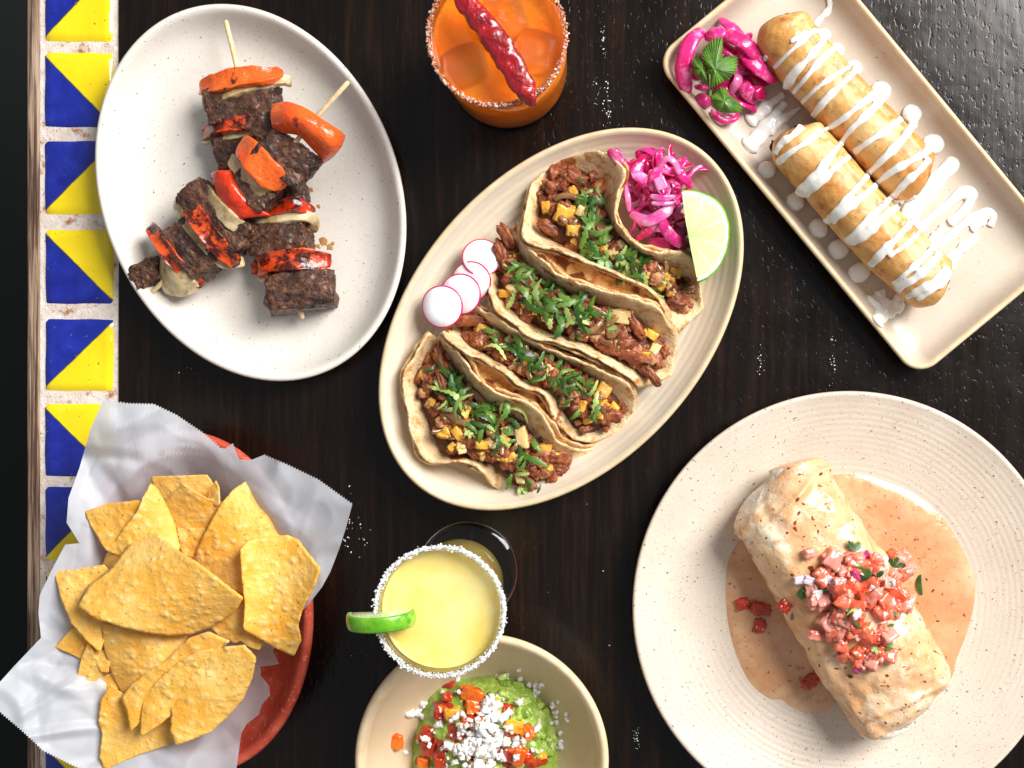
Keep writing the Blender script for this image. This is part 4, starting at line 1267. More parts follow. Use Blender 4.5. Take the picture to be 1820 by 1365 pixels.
# crema is drawn as overlapping strokes that flow together
def crema_line(pts, parent, w0, w1_, seed=0, tree=None, hgt=.0011, name='crema_drizzle', label=None, w2_=None):
    """pts in crop pixels already converted to the photo; drapes over what lies below"""
    q = crom([(x, y) for (x, y) in pts], max(16, 10 * len(pts)))
    path = []
    for (x, y) in q:
        p, nr = rest(x, y, tree or tr, 6)
        path.append(p + nr * (hgt * .45))
    # smooth heights so that it sags like a thread
    for _ in range(2):
        zz = [p.z for p in path]
        for i in range(1, len(path) - 1): path[i].z = max(zz[i], (zz[i - 1] + 2 * zz[i] + zz[i + 1]) / 4)
    rg = random.Random(seed); ph = rg.uniform(0, 6)
    def wv(t):
        b = w0 + (w1_ - w0) * t if w2_ is None else (w0 * (1 - t) ** 2 + 2 * w2_ * t * (1 - t) + w1_ * t * t)
        return dim(1.18 * b * (1 + .16 * math.sin(t * 11 + ph) + .1 * math.sin(t * 23 + ph)))
    m = sweep(path, wv, lambda t: max(.0011, wv(t) * .42), 12, 2)
    return m
def z4(pts): return [(1160 + x / 2.0076, y / 2.0076) for (x, y) in pts]
acc = MB()
for i, (pts, a_, b_) in enumerate([
    ([(494, 150), (545, 112)], 8, 5), ([(435, 240), (480, 195), (530, 150), (575, 112), (600, 125)], 6, 10), ([(480, 312), (505, 262), (560, 205), (605, 150), (612, 125)], 15, 9), ([(505, 330), (545, 280), (600, 215), (640, 180), (655, 175)], 7, 12),
    ([(535, 365), (580, 320), (650, 270), (700, 240)], 7, 9), ([(575, 412), (610, 365), (670, 305), (715, 262), (716, 240)], 13, 8), ([(612, 465), (670, 430), (740, 375), (795, 335)], 8, 12), ([(670, 515), (710, 460), (765, 410), (820, 350), (822, 330)], 8, 15),
    ([(722, 540), (780, 500), (830, 468), (885, 425)], 9, 12), ([(770, 618), (820, 570), (870, 520), (912, 470), (930, 430)], 11, 14), ([(800, 655), (850, 615), (910, 580), (972, 545), (985, 525)], 11, 12), ([(860, 700), (905, 650), (950, 610), (985, 570)], 12, 11), ([(885, 727), (935, 700)], 7, 9), ([(398, 215), (408, 200)], 10, 8)]):
    q = crema_line(z4(pts), fl1, a_, b_, i); acc.add(q.v, q.f)
pour(part('crema_drizzle', acc, 'crema', fl1))
acc = MB()
for i, (pts, a_, b_) in enumerate([
    ([(440, 545), (465, 510), (500, 485), (532, 458)], 11, 12), ([(447, 580), (490, 545), (545, 510), (605, 465)], 10, 9), ([(535, 692), (570, 640), (610, 590), (640, 550), (665, 518)], 20, 8), ([(545, 690), (600, 645), (650, 600), (700, 560)], 18, 7),
    ([(622, 790), (670, 740), (720, 680), (768, 625)], 14, 8), ([(640, 782), (700, 735), (750, 700), (798, 660)], 20, 8), ([(700, 862), (745, 810), (800, 755), (855, 700)], 14, 10), ([(715, 860), (775, 820), (830, 770), (875, 738)], 20, 8),
    ([(780, 945), (820, 900), (870, 850), (920, 795)], 16, 8), ([(845, 912), (880, 890), (920, 860), (950, 830)], 8, 8), ([(862, 1012), (905, 975), (955, 930), (1002, 880)], 9, 10), ([(875, 1025), (925, 1000), (975, 960), (1022, 905)], 14, 12),
    ([(908, 1058), (960, 1030), (1010, 1000), (1052, 962)], 11, 14), ([(945, 1065), (990, 1040), (1035, 1005), (1055, 965)], 8, 12)]):
    q = crema_line(z4(pts), fl2, a_, b_, i + 30); acc.add(q.v, q.f)
pour(part('crema_drizzle', acc, 'crema', fl2))
# crema lying on the plate itself
def crema_pool(pts_list, label, seed, extra_blobs=()):
    acc = MB()
    for i, (pts, a_, b_) in enumerate(pts_list):
        q = crema_line(z4(pts), None, a_, b_, seed + i, t3, .0014); acc.add(q.v, q.f)
    for (x, y, r) in extra_blobs:
        X, Y = z4([(x, y)])[0]; p, _ = rest(X, Y, t3, 6)
        q = moved(lump((dim(r) * 2, dim(r) * 2, .0045), 10, 0, .08, 2, x), p + Vector((0, 0, .0003)), (0, 0, 0)); acc.add(q.v, q.f)
    tag(pour(part('crema_streak', acc, 'crema')), label, 'crema')
crema_pool([([(350, 430), (380, 405), (420, 370), (465, 338)], 24, 10)], 'short white crema smear just below the pink onions', 40)
crema_pool([([(345, 520), (385, 480), (430, 420), (472, 368)], 32, 10), ([(415, 465), (460, 430), (525, 385)], 18, 8)], 'white crema splash left of the front fried roll, ending in two fingers', 50, ((352, 520, 14),))
crema_pool([([(565, 105), (600, 65), (628, 35), (632, 5), (622, -20)], 12, 9)], 'thin curved white crema trail at the top of the rectangular plate', 60)
crema_pool([([(895, 780), (935, 720), (975, 670), (1010, 640), (1055, 600), (1078, 580)], 20, 22), ([(930, 800), (955, 740), (1000, 680), (1050, 610)], 10, 18)], 'long white crema streak ending in a knob right of the rear roll', 70, ((1066, 588, 15),))
crema_pool([([(945, 820), (990, 780), (1040, 740), (1080, 705), (1110, 685), (1138, 690), (1120, 740), (1062, 795)], 13, 17), ([(985, 870), (1020, 830), (1035, 812)], 16, 12)], 'white crema hairpin in the middle of the right plate corner', 80, ((1132, 695, 14),))
crema_pool([([(1000, 880), (1050, 850), (1110, 800), (1160, 770), (1190, 755), (1215, 770), (1205, 805)], 13, 14), ([(1045, 945), (1065, 925), (1110, 880), (1160, 845)], 22, 10), ([(1190, 755), (1175, 790), (1140, 820)], 15, 10)], 'branching white crema streak nearest the bottom right end of the rear roll', 90)
crema_pool([([(790, 1080), (810, 1055), (826, 1035)], 26, 11), ([(800, 1150), (820, 1120), (850, 1100), (882, 1060)], 28, 14), ([(850, 1110), (890, 1095)], 20, 14), ([(855, 1015), (862, 1022)], 8, 9)], 'lumpy white crema puddle below the lower end of the front roll', 100, ((815, 1090, 18), (880, 1088, 10), (800, 1140, 12)))
for i, (x, y, r, dz) in enumerate(((610, 125, 12, 0), (655, 180, 13, 0), (715, 245, 15, 0), (812, 325, 18, 0), (925, 405, 17, 0), (1000, 515, 19, 0))):
    X, Y = z4([(x, y)])[0]; p, _ = rest(X, Y, t3, 6)
    o = part('crema_dot', moved(lump((dim(r) * 2.1, dim(r) * 1.9, .0055), 12, 0, .06, 2, x), p + Vector((0, 0, .0005)), (0, 0, 0)), 'crema')
    tag(o, ('first', 'second', 'third', 'fourth', 'fifth', 'sixth')[i] + ' crema blob from the top along the far side of the rear roll', 'crema', 'crema blobs on the rectangular plate')
for i, (x, y, rx, ry) in enumerate(((405, 608, 17, 15), (508, 720, 16, 16), (590, 815, 17, 17), (662, 890, 19, 17), (736, 973, 20, 17))):
    X, Y = z4([(x, y)])[0]; p, _ = rest(X, Y, t3, 6)
    o = part('crema_dot', moved(lump((dim(rx) * 2.1, dim(ry) * 2.1, .0085), 12, 0, .05, 2, x), p + Vector((0, 0, .001)), (0, 0, -R(-30))), 'crema')
    tag(o, ('first', 'second', 'third', 'fourth', 'fifth')[i] + ' round crema dot from the top along the plate edge by the front roll', 'crema', 'crema dots on the rectangular plate')

heap2 = thing('pickled_onions', W(1290, 130, 6), 'pink pickled onion petals heaped in the corner of the rectangular plate', 'pickled onions')
def z5(pts): return [(1180 + p[0] / 5.25, 20 + p[1] / 5.25, p[2]) for p in pts]
for i, (pts, w, t, mt, rl) in enumerate((
    ([(350, 190, 20), (260, 270, 25), (195, 430, 26), (180, 600, 24), (215, 740, 18)], 25, .0075, 'pickle', -.35),
    ([(520, 230, 22), (640, 240, 27), (780, 320, 28), (920, 480, 22)], 25, .006, 'pickle', .3),
    ([(700, 330, 20), (800, 450, 25), (920, 560, 24), (1030, 640, 16)], 22, .006, 'pickle', .2),
    ([(540, 80, 14), (620, 140, 20), (730, 220, 18)], 20, .004, 'pickle', .5), ([(770, 260, 16), (815, 215, 18)], 11, .003, 'pickle', 0),
    ([(400, 240, 22), (470, 210, 27), (560, 200, 27)], 20, .005, 'pickle', .2),
    ([(420, 330, 18), (540, 330, 22), (650, 400, 22), (760, 520, 18)], 20, .004, 'pickle', .3), ([(690, 560, 16), (690, 650, 20), (630, 760, 14)], 16, .004, 'pickle_pale', .4),
    ([(720, 640, 14), (770, 740, 20), (850, 840, 13)], 20, .004, 'pickle', -.3), ([(840, 680, 14), (880, 740, 18), (940, 790, 11)], 22, .005, 'pickle_deep', .2), ([(660, 760, 12), (720, 850, 15), (800, 880, 12), (855, 930, 9)], 14, .003, 'pickle', .5),
    ([(330, 790, 12), (370, 830, 16), (430, 850, 13)], 20, .005, 'pickle', 0), ([(300, 700, 15), (350, 715, 18), (400, 715, 16)], 9, .003, 'pickle', 0),
    ([(455, 930, 12), (490, 990, 15), (570, 1025, 14), (660, 1005, 13), (690, 960, 11)], 9, .004, 'pickle', 0), ([(475, 950, 10), (540, 930, 14), (620, 935, 13), (670, 965, 10)], 12, .003, 'pickle_pale', .6),
    ([(760, 600, 12), (860, 640, 16), (960, 660, 12)], 20, .005, 'pickle_deep', 0), ([(500, 700, 12), (560, 740, 15), (620, 820, 12)], 22, .006, 'pickle_deep', 0), ([(560, 480, 16), (650, 520, 20), (740, 560, 16)], 22, .005, 'pickle', 0),
    ([(300, 620, 14), (330, 520, 16), (360, 420, 16)], 22, .006, 'pickle_deep', 0), ([(440, 560, 12), (560, 620, 14), (700, 700, 12)], 34, .007, 'pickle_deep', 0), ([(600, 420, 12), (700, 480, 14), (820, 560, 12)], 34, .008, 'pickle_deep', 0),
    ([(540, 1000, 9), (590, 975, 11), (640, 985, 9)], 14, .002, 'radish', 0))):
    onion_strip(heap2, curved(z5(pts), 18), dim(w) * 1.22, t * .62, mt, rl, i + 70)

def sprig():
    th = thing('cilantro_sprig', W(1265, 150, 28), 'green cilantro sprig with toothed leaves on the pink onion petals', 'cilantro')
    part('stem', sweep(curved(z5([(430, 790, 30), (432, 700, 34), (430, 600, 36), (425, 540, 36)]), 12), .0016, .0013, 8, 2), 'cilantro_light', th)
    def leaflet(pts, zc, zedge, seed, ctr):
        q = [(1180 + x / 5.25, 20 + y / 5.25) for (x, y) in pts]
        c = (1180 + ctr[0] / 5.25, 20 + ctr[1] / 5.25)
        def zf(x, y, r):
            return zc - (zc - zedge) * r * r + 1.3 * math.sin(math.atan2(y - c[1], x - c[0]) * 5 + seed) * r
        m = fill(q, zf, 8, c, closed_n=len(pts) * 5, smooth=False)
        part('leaf', m, 'cilantro_leaf', th, solid=.0003)
    def toothed(pts, seed):
        """add teeth to every edge"""
        out = []; r = random.Random(seed); n = len(pts)
        cx = sum(p[0] for p in pts) / n; cy = sum(p[1] for p in pts) / n
        d = lin(list(pts) + [pts[0]], n * 5 + 1)[:-1]
        for i, p in enumerate(d):
            f = 1 + (.055 if i % 2 else -.045) * r.uniform(.5, 1.3)
            out.append((cx + (p[0] - cx) * f, cy + (p[1] - cy) * f))
        return out
    M['cilantro_leaf'] = simple('cilantro_leaf', '#3c661c', '#5c8a30', 120, rough=.38, bumps=((260, .0007),), coat=.2, sss=.1, patch=(('#6da040', 70, .55, .72),))
    leaflet(toothed([(430, 680), (400, 560), (355, 420), (365, 350), (420, 300), (460, 265), (545, 240), (550, 330), (535, 420), (540, 440), (580, 425), (680, 415), (690, 470), (670, 560), (610, 630), (540, 665), (470, 700), (440, 740)], 3), 39, 34, 1, (470, 540))
    leaflet(toothed([(425, 690), (380, 660), (300, 610), (262, 560), (268, 460), (310, 395), (350, 420), (385, 500), (410, 590), (425, 640)], 5), 36, 31, 2, (350, 540))
    leaflet(toothed([(432, 800), (470, 760), (520, 710), (580, 720), (610, 780), (680, 830), (735, 900), (720, 945), (640, 950), (560, 955), (480, 920), (440, 870)], 7), 34, 29, 3, (560, 840))
sprig()

# ------------------------------------------------------------------ burrito on the round plate
def z3(x, y): return (1270 + x / 2.527, 780 + y / 2.527)
so = [z3(*p) for p in [(545, 160), (650, 160), (760, 190), (900, 250), (1020, 350), (1100, 470), (1160, 600), (1170, 700), (1140, 850), (1090, 980), (1050, 1090), (900, 1150), (700, 1170), (550, 1150), (528, 1210), (430, 1235), (345, 1205), (300, 1172), (240, 1165), (150, 1080), (85, 930), (52, 750), (60, 560), (120, 440), (250, 250), (400, 190)]]
t4 = bvh(P4)
pc = (1270 + 600 / 2.527, 780 + 680 / 2.527)
def sauce_z(x, y, r):
    return zon(t4, x, y) + 3.0 * (1 - r ** 16) * (1 + .08 * nz((x / 40, y / 40, 0), 1, 3, 2)) + .02
sp = part('sauce_pool', fill(so, sauce_z, 26, pc, closed_n=220), 'sauce')
tag(sp, 'salmon coloured creamy sauce pooled around the burrito', 'sauce')

bc = W(1497, 1061, 30); bx = Vector((.513, -.858, 0)).normalized(); bp = Vector((-bx.y, bx.x, 0)); bz = Vector((0, 0, 1))
bur = thing('burrito', Vector((bc.x, bc.y, .007)), 'large sauce covered burrito topped with diced tomato relish', 'burrito')
BL, BR, BZ = .0842, .0322, .0235
def bur_pt(u, a, off=0):
    """u in -1..1 along, a round"""
    s_ = abs(u)
    prof = (1 - max(0, (s_ - .80) / .20) ** 2.2) ** .5 if s_ < 1 else 0
    tap = 1 - .10 * max(0, -u - .5) - .05 * s_ * s_ + .02 * math.sin(u * 4)
    ca, sa = math.cos(a), math.sin(a)
    ca = math.copysign(abs(ca) ** .82, ca); sa = math.copysign(abs(sa) ** .88, sa)
    r = prof * tap
    p = bx * (BL * u * (1 - .04 * ca * u)) + bp * (BR * r * ca) + bz * (BZ * r * sa)
    n_ = (bp * ca / BR + bz * sa / BZ).normalized()
    q = bc + p + Vector((0, 0, -.0235 + BZ - .0005))
    d = .0022 * nz(p, 34, 2, 3) + .0010 * nz(p, 95, 4, 2)
    # the wrap: its free edge runs along the length, and folds gather towards both ends
    seam = a - (2.25 + .25 * math.sin(u * 3))
    d += .0016 / (1 + math.exp(-max(-60, min(60, seam * 26)))) * (1 if a < 4.6 else 0)
    d += .0016 * max(0, 1 - abs(s_ - (.80 + .05 * math.sin(a * 2))) / .03) + .0010 * abs(nz(p, 60, 15, 2))
    if s_ > .72: d += .0036 * (s_ - .72) / .28 * math.sin(a * 3 + 5 * nz(p, 30, 7, 1)) 
    # the folded flap ridge
    return q + n_ * (d + off) * (prof ** .3 if prof > 0 else 0)
def bur_mesh(offf, nu=150, na=110):
    vs = []; fs = []
    for i in range(nu + 1):
        u = math.sin(PI / 2 * (2 * i / nu - 1)) * .9995
        for k in range(na):
            a = 2 * PI * k / na
            vs.append(bur_pt(u, a, offf(u, a)))
    for i in range(nu):
        for k in range(na): fs.append((i * na + k, (i + 1) * na + k, (i + 1) * na + (k + 1) % na, i * na + (k + 1) % na))
    fs.append(tuple(range(na))); fs.append(tuple(reversed(range(nu * na, (nu + 1) * na))))
    return MB().add(vs, [tuple(reversed(f)) for f in fs])
bur_body = part('tortilla', bur_mesh(lambda u, a: 0), 'flour', bur)
def glz(u, a):
    q = bur_pt(u, a)
    edge = .965 + .035 * nz(q, 60, 3, 3) + .04 * math.cos(a)
    m = min(1, (edge - abs(u)) / .035)
    low = min(1, (math.sin(a) + .92) / .1)
    return .0013 * min(m, 1) + .0006 * nz(q, 120, 9, 3) * (1 if m > .5 else 0) if m > -1 and low > 0 else -.0013
bur_gl = part('sauce_coat', bur_mesh(glz), 'glaze', bur)

tb = bvh(bur_body, bur_gl, sp, P4)
pico = thing('tomato_relish', W(1495, 1060, 52), 'heap of diced tomato, onion and cilantro on the burrito', 'tomato relish')
rp = random.Random(77)
TOM = meshes('tomato_cube', lambda i: lump((.0082 + .0008 * (i % 4), .0064 + .0007 * (i % 3), .0058), 7, .70, .30, 1.7, i + 3, 3, taper=.15 * (i % 3 - 1)), ('tomato', 'tomato', 'tomato_pink'), 6)
WON = meshes('onion_piece', lambda i: lump((.0056 + .0007 * i, .0044, .0030), 7, .6, .3, 1.8, i + 13, 3), ('onion_white', 'onion_white', 'onion_purple'), 4)
preg = [z3(*p) for p in ((520, 560), (480, 620), (440, 680), (470, 740), (480, 790), (540, 640), (560, 700), (560, 780), (600, 600), (640, 560), (620, 660), (640, 740), (620, 820), (640, 880), (560, 880), (560, 940), (640, 960), (690, 980), (740, 960), (720, 900), (760, 860), (720, 800), (760, 740), (700, 700), (700, 640), (740, 600), (790, 640), (820, 690), (840, 740), (790, 760), (660, 1000), (700, 550), (530, 830), (680, 860), (600, 760), (820, 560), (850, 590))]
for k in range(165):
    x, y = rp.choice(preg); x += rp.gauss(0, 5); y += rp.gauss(0, 5)
    p, nr = rest(x, y, tb, 50)
    dc = math.hypot((x - 1513) / 62, (y - 1068) / 78)
    lvl = max(0, 1 - dc) * .011 * rp.random()
    p = p + Vector((0, 0, .0018 + lvl))
    c = rp.random()
    rot = (rp.uniform(-.6, .6), rp.uniform(-.6, .6), rp.uniform(0, 6.3))
    if c < .72: inst('tomato_cube', rp.choice(TOM), pico, p, rot, rp.uniform(.85, 1.4))
    elif c < .87: inst('onion_piece', rp.choice(WON), pico, p + Vector((0, 0, .0022)), rot, rp.uniform(.7, 1.15))
    else: inst('cilantro_piece', rp.choice(CILD), pico, p + Vector((0, 0, .0032)), rot, rp.uniform(.8, 1.4))
for (x, y, me, s_, rz) in ((425, 510, TOM[2], 1.0, .3), (525, 535, TOM[5], 1.5, 1.0), (470, 600, TOM[0], 1.1, .8), (375, 630, WON[0], 1.2, .2), (420, 632, WON[0], 1.3, -.3), (620, 500, CILD[0], 1.7, 1.4), (676, 515, WON[2], .9, .6), (572, 580, WON[5], 1.1, .5),
                        (755, 545, WON[0], 1.2, 1.5), (800, 575, CILD[2], 1.6, 1.2), (385, 670, CILD[4], 1.3, -.8), (450, 740, TOM[2], 1.1, .2), (530, 575, TOM[8], 1.0, 0), (445, 875, TOM[2], 1.1, 0), (640, 1025, WON[5], 1.2, .7), (770, 850, CILD[1], 1.3, 0)):
    X, Y = z3(x, y); p, nr = rest(X, Y, tb, 50)
    inst('piece', me, pico, p + Vector((0, 0, .0028)), (.1, .1, rz), s_).name = me.name.split('.')[0]
# pieces that have fallen into the sauce
for (x, y, me, s_, rz, lab, cat) in ((125, 740, 'd', 1.25, .2, 'leftmost dark red tomato dice lying in the sauce left of the burrito', 'tomato'), (205, 762, 'd', 1.75, -.2, 'long dark tomato dice, middle of the three in the sauce left of the burrito', 'tomato'), (203, 838, 'd', 1.2, 1.4, 'lowest tomato dice of the three in the sauce left of the burrito', 'tomato'),
                                     (435, 1085, 'd', 1.9, .5, 'wet dark tomato dice beside the lower flank of the burrito', 'tomato'), (320, 742, 'd', 1.3, 1.0, 'tomato dice half hidden under the left flank of the burrito', 'tomato'),
                                     (840, 540, 'p', 1.6, .8, 'pink tomato dice slipping off the relish on the right', 'tomato'), (872, 580, 'p', 1.1, .1, 'small pink tomato dice in the sauce right of the relish', 'tomato')):
    X, Y = z3(x, y); p, nr = rest(X, Y, tb, 8)
    m = moved(lump((.0074 * s_, .0062 * min(s_, 1.3), .0048), 12, .55, .42, 2.0, x, 3), (0, 0, 0), (.1, .1, rz))
    o = bpy.data.objects.new('tomato_dice', mesh('tomato_dice', m, 'tomato_dark' if me == 'd' else 'tomato_pink')); COL.objects.link(o)
    o.location = p + Vector((0, 0, .0012)); tag(o, lab, cat)
X, Y = z3(915, 655); p, _ = rest(X, Y, tb, 8)
o = bpy.data.objects.new('cilantro_strip', mesh('cilantro_strip', leaf_strip(.0125, .0034, .0008, .15, 4, 0), 'cilantro_dark')); COL.objects.link(o)
o.location = p + Vector((0, 0, .0012)); o.rotation_euler = (0, 0, R(-88)); tag(o, 'straight dark green cilantro strip in the sauce right of the burrito', 'cilantro')

# ------------------------------------------------------------------ margarita
mc = W(831.5, 1015, 0)
mg = thing('margarita', mc, 'pale yellow margarita in a stemmed glass with a white salted rim', 'margarita')
gp = [(.01, .3), (20, .3), (29.5, .4), (31, 1.4), (30.6, 2.6), (27, 3.2), (14, 5.5), (6.5, 9.5), (5.2, 14), (7, 18), (14, 21), (20.5, 26), (24, 34), (26.2, 50), (28.6, 80), (31, 112), (33.0, 138), (33.0, 139.6), (32.4, 140.2), (31.8, 139.6), (31.6, 138), (29.7, 112), (27.3, 80), (24.9, 50), (22.6, 35), (19, 28), (12, 23.5), (.01, 22)]
part('glass', lathe(gp, mc, 110), 'glass', mg)
part('drink', lathe([(.01, 21.2), (12.2, 22.6), (19.6, 27.1), (23.2, 34.6), (25.4, 50), (27.9, 80), (30.2, 112), (31.5, 131.2), (30.7, 132.2), (30.2, 131.7), (28, 131.4), (15, 131.3), (.01, 131.3)], mc, 110), 'yellow_drink', mg)
salt_ring(mc, 33.0, 139.8, 2600, 'salt', mg, .00078, .60, 8)
def lime_slice():
    ct = W(676, 1101, 139)
    th = thing('lime_slice', ct, 'green half slice of lime hooked over the rim of the margarita', 'lime slice')
    r = .0176; hw = .0040; n = 30
    yaw = R(3); ux = Vector((math.cos(yaw), math.sin(yaw), 0)); uy = Vector((-ux.y, ux.x, 0)); uy = (uy + Vector((0, 0, .07))).normalized()
    upv = ux.cross(uy).normalized()
    ctr = ct + Vector((0, 0, -.002))
    def P(f, a, y): return ctr + ux * (r * f * math.cos(a)) + upv * (r * .82 * f * math.sin(a)) + uy * y
    def shell(prof, nm, mat):
        vs = []; fs = []
        m = len(prof)
        for i in range(n + 1):
            a = R(-4) + R(188) * i / n
            for (f, y) in prof: vs.append(P(f, a, y))
        for i in range(n):
            for j in range(m - 1): fs.append((i * m + j, i * m + j + 1, (i + 1) * m + j + 1, (i + 1) * m + j))
        fs.append(tuple(range(m))); fs.append(tuple(reversed(range(n * m, (n + 1) * m))))
        o = part(nm, MB().add(vs, fs), mat, th)
        return o
    shell([(.90, -hw), (.97, -hw), (1.0, -hw * .8), (1.02, 0), (1.0, hw * .8), (.97, hw), (.90, hw)], 'rind', 'rind')
    shell([(.86, -hw * 1.0), (.90, -hw), (.90, hw), (.86, hw)], 'pith', 'pith')
    vs = []; fs = []
    for y in (-hw * .96, hw * .96):
        st = len(vs); vs.append(P(0, 0, y))
        for i in range(n + 1): vs.append(P(.87, R(-4) + R(188) * i / n, y))
        for i in range(n): fs.append((st, st + 1 + i, st + 2 + i))
    m1 = n + 2
    for i in range(n): fs.append((1 + i, 2 + i, m1 + 2 + i, m1 + 1 + i))
    fs.append((0, 1, m1 + 1, m1)); fs.append((0, n + 1, m1 + n + 1, m1))
    part('flesh', MB().add(vs, fs), 'lime_flesh', th)
lime_slice()

# ------------------------------------------------------------------ guacamole bowl
gb = plate('bowl', ellipse_ring(856, 1353, 226, 226, 0, 150), (856, 1353),
           [(120, .3), (112, 1), (90, 6), (50, 22), (20, 38), (4, 48), (0, 51.5), (2, 53.4), (6, 54.4), (11, 54.2), (15, 52.6), (20, 49)] + ripples(24, 110, 46, 14, 9, .10, 1.35) + [(114, 12.6), (125, 10.5), (150, 9)],
           53, 'bowl', 'tan stoneware bowl of guacamole cut off by the bottom edge', 'bowl', rim=('rim_tan', 4, 11), wob=.2)
gu = thing('guacamole', W(860, 1330, 12), 'chunky green guacamole mound topped with red salsa and white cheese crumbs', 'guacamole')
gout = [(735, 1285), (748, 1250), (770, 1222), (800, 1205), (835, 1200), (880, 1197), (925, 1208), (958, 1228), (980, 1262), (994, 1305), (999, 1345), (990, 1400), (960, 1450), (900, 1480), (830, 1475), (770, 1445), (735, 1400), (722, 1350)]
def gz(x, y, r):
    q = Vector((x, y, 0))
    s_ = 0
    s_ += 2.6 * nz(q, .035, 1, 2) + 1.6 * nz(q, .09, 2, 3) + 1.3 * abs(nz(q, .06, 5, 2))
    return 12 + 27 * (1 - r ** 2.6) ** .75 + s_ * min(1, (1 - r) * 6 + .5)
gm = part('guacamole_mash', fill(gout, gz, 60, (862, 1335), closed_n=230), 'guac', gu)
tg = bvh(gm)
def z6(x, y): return (700 + x / 4.55, 1160 + y / 4.55)
rg = random.Random(5)
# wet salsa patches
for i, (cx, cy, rx, ry) in enumerate(((430, 240, 70, 60), (400, 440, 110, 70), (260, 690, 90, 110), (360, 780, 90, 110), (650, 380, 130, 100), (920, 460, 60, 70), (640, 540, 110, 60), (1140, 850, 130, 80), (980, 620, 130, 90), (240, 880, 80, 60), (950, 870, 90, 100), (500, 640, 100, 100), (700, 760, 220, 170), (1055, 390, 24, 30))):
    X, Y = z6(cx, cy); sx, sy = rx / 4.55, ry / 4.55
    o6 = [(X + sx * math.cos(a) * rg.uniform(.72, 1.15), Y + sy * math.sin(a) * rg.uniform(.72, 1.15)) for a in [k * PI / 6 for k in range(12)]]
    part('salsa', fill(o6, lambda x, y, r: zon(tg, x, y) + 1.7 * (1 - r ** 3) - .5 * r, 8, closed_n=60), 'salsa', gu)
for i, (cx, cy, w, h, ang, mt) in enumerate(((640, 340, 190, 130, 20, 'salsa_orange'), (650, 430, 130, 110, 0, 'salsa_orange'), (480, 490, 130, 100, -10, 'salsa_yellow'), (390, 480, 120, 120, 20, 'salsa'), (970, 590, 150, 90, 10, 'salsa_yellow'), (1080, 640, 120, 110, 60, 'salsa_orange'), (800, 370, 90, 50, 0, 'salsa_yellow'),
                                           (1010, 830, 110, 150, 20, 'salsa_orange'), (940, 820, 90, 110, 0, 'salsa'), (590, 560, 90, 60, 20, 'salsa_orange'), (440, 350, 80, 70, 0, 'salsa'), (280, 640, 100, 100, 10, 'salsa'), (290, 770, 120, 110, 0, 'salsa'), (1190, 830, 100, 60, -10, 'salsa_yellow'), (680, 900, 130, 60, 0, 'salsa_yellow'), (700, 560, 70, 60, 0, 'salsa_orange'),
                                           (1130, 880, 120, 60, 0, 'salsa'), (380, 880, 80, 80, 0, 'salsa'), (240, 880, 90, 80, 0, 'salsa_orange'), (560, 290, 60, 60, 30, 'salsa_orange'))):
    X, Y = z6(cx, cy); p, _ = rest(X, Y, tg, 35)
    k = S / 4.55 * .95
    part('salsa_chunk', moved(lump((w * k * 1.18, h * k * 1.18, .0064), 12, .7, .22, 1.8, i + 3, 3), p + Vector((0, 0, .0020)), (rg.uniform(-.3, .3), rg.uniform(-.3, .3), R(-ang))), mt, gu)
for i in range(26):   # lumps of avocado
    a = rg.uniform(-1.4, .9); rr = rg.uniform(85, 125)
    X, Y = 865 + rr * math.cos(a), 1325 + rr * math.sin(a)
    p, _ = rest(X, Y, tg, 25)
    part('avocado_chunk', moved(lump((rg.uniform(.006, .012), rg.uniform(.004, .008), .005), 8, .4, .3, 2, i, 3), p, (rg.uniform(-.5, .5), rg.uniform(-.5, .5), rg.uniform(0, 6))), 'guac', gu)
CH = meshes('cheese_crumb', lambda i: lump((.0036 + .0007 * (i % 4), .0027 + .0004 * (i % 3), .0024), 4, .6, .6, 2.6, i + 3, 3), ('cheese',), 9)
cpos = []
for k in range(210):
    X, Y = z6(rg.gauss(700, 115), rg.gauss(740, 120)); cpos.append((X, Y, rg.random() * .006))
for k in range(38):
    X, Y = z6(rg.gauss(820, 45), rg.gauss(480, 70)); cpos.append((X, Y, rg.random() * .003))
for k in range(12):
    X, Y = z6(rg.gauss(1000, 40), rg.gauss(730, 30)); cpos.append((X, Y, .001))
for (x, y) in ((390, 310), (400, 320), (500, 310), (530, 310), (570, 525), (260, 690), (290, 740), (200, 715), (310, 620), (330, 640), (1080, 660), (1020, 390), (1160, 600), (1120, 780), (1150, 790), (1190, 780), (430, 230), (540, 190), (520, 210), (505, 200), (660, 600), (680, 590), (990, 690), (1020, 700), (450, 730), (430, 770), (370, 570), (355, 580)):
    X, Y = z6(x, y); cpos.append((X, Y, .001))
tg2 = bvh(gm, *[c for c in gu.children if c.name.startswith('salsa_chunk')])
for (X, Y, h) in cpos:
    if Y > 1440: continue
    p, _ = rest(X, Y, tg2, 35)
    inst('cheese_crumb', rg.choice(CH), gu, p + Vector((0, 0, .0010 + h * .8)), (rg.uniform(0, 6), rg.uniform(0, 6), rg.uniform(0, 6)), rg.choice((.5, .7, .95, 1.2, 1.6)) * rg.uniform(.8, 1.1))
tbw = bvh(gb, gm)
fallen = MB()
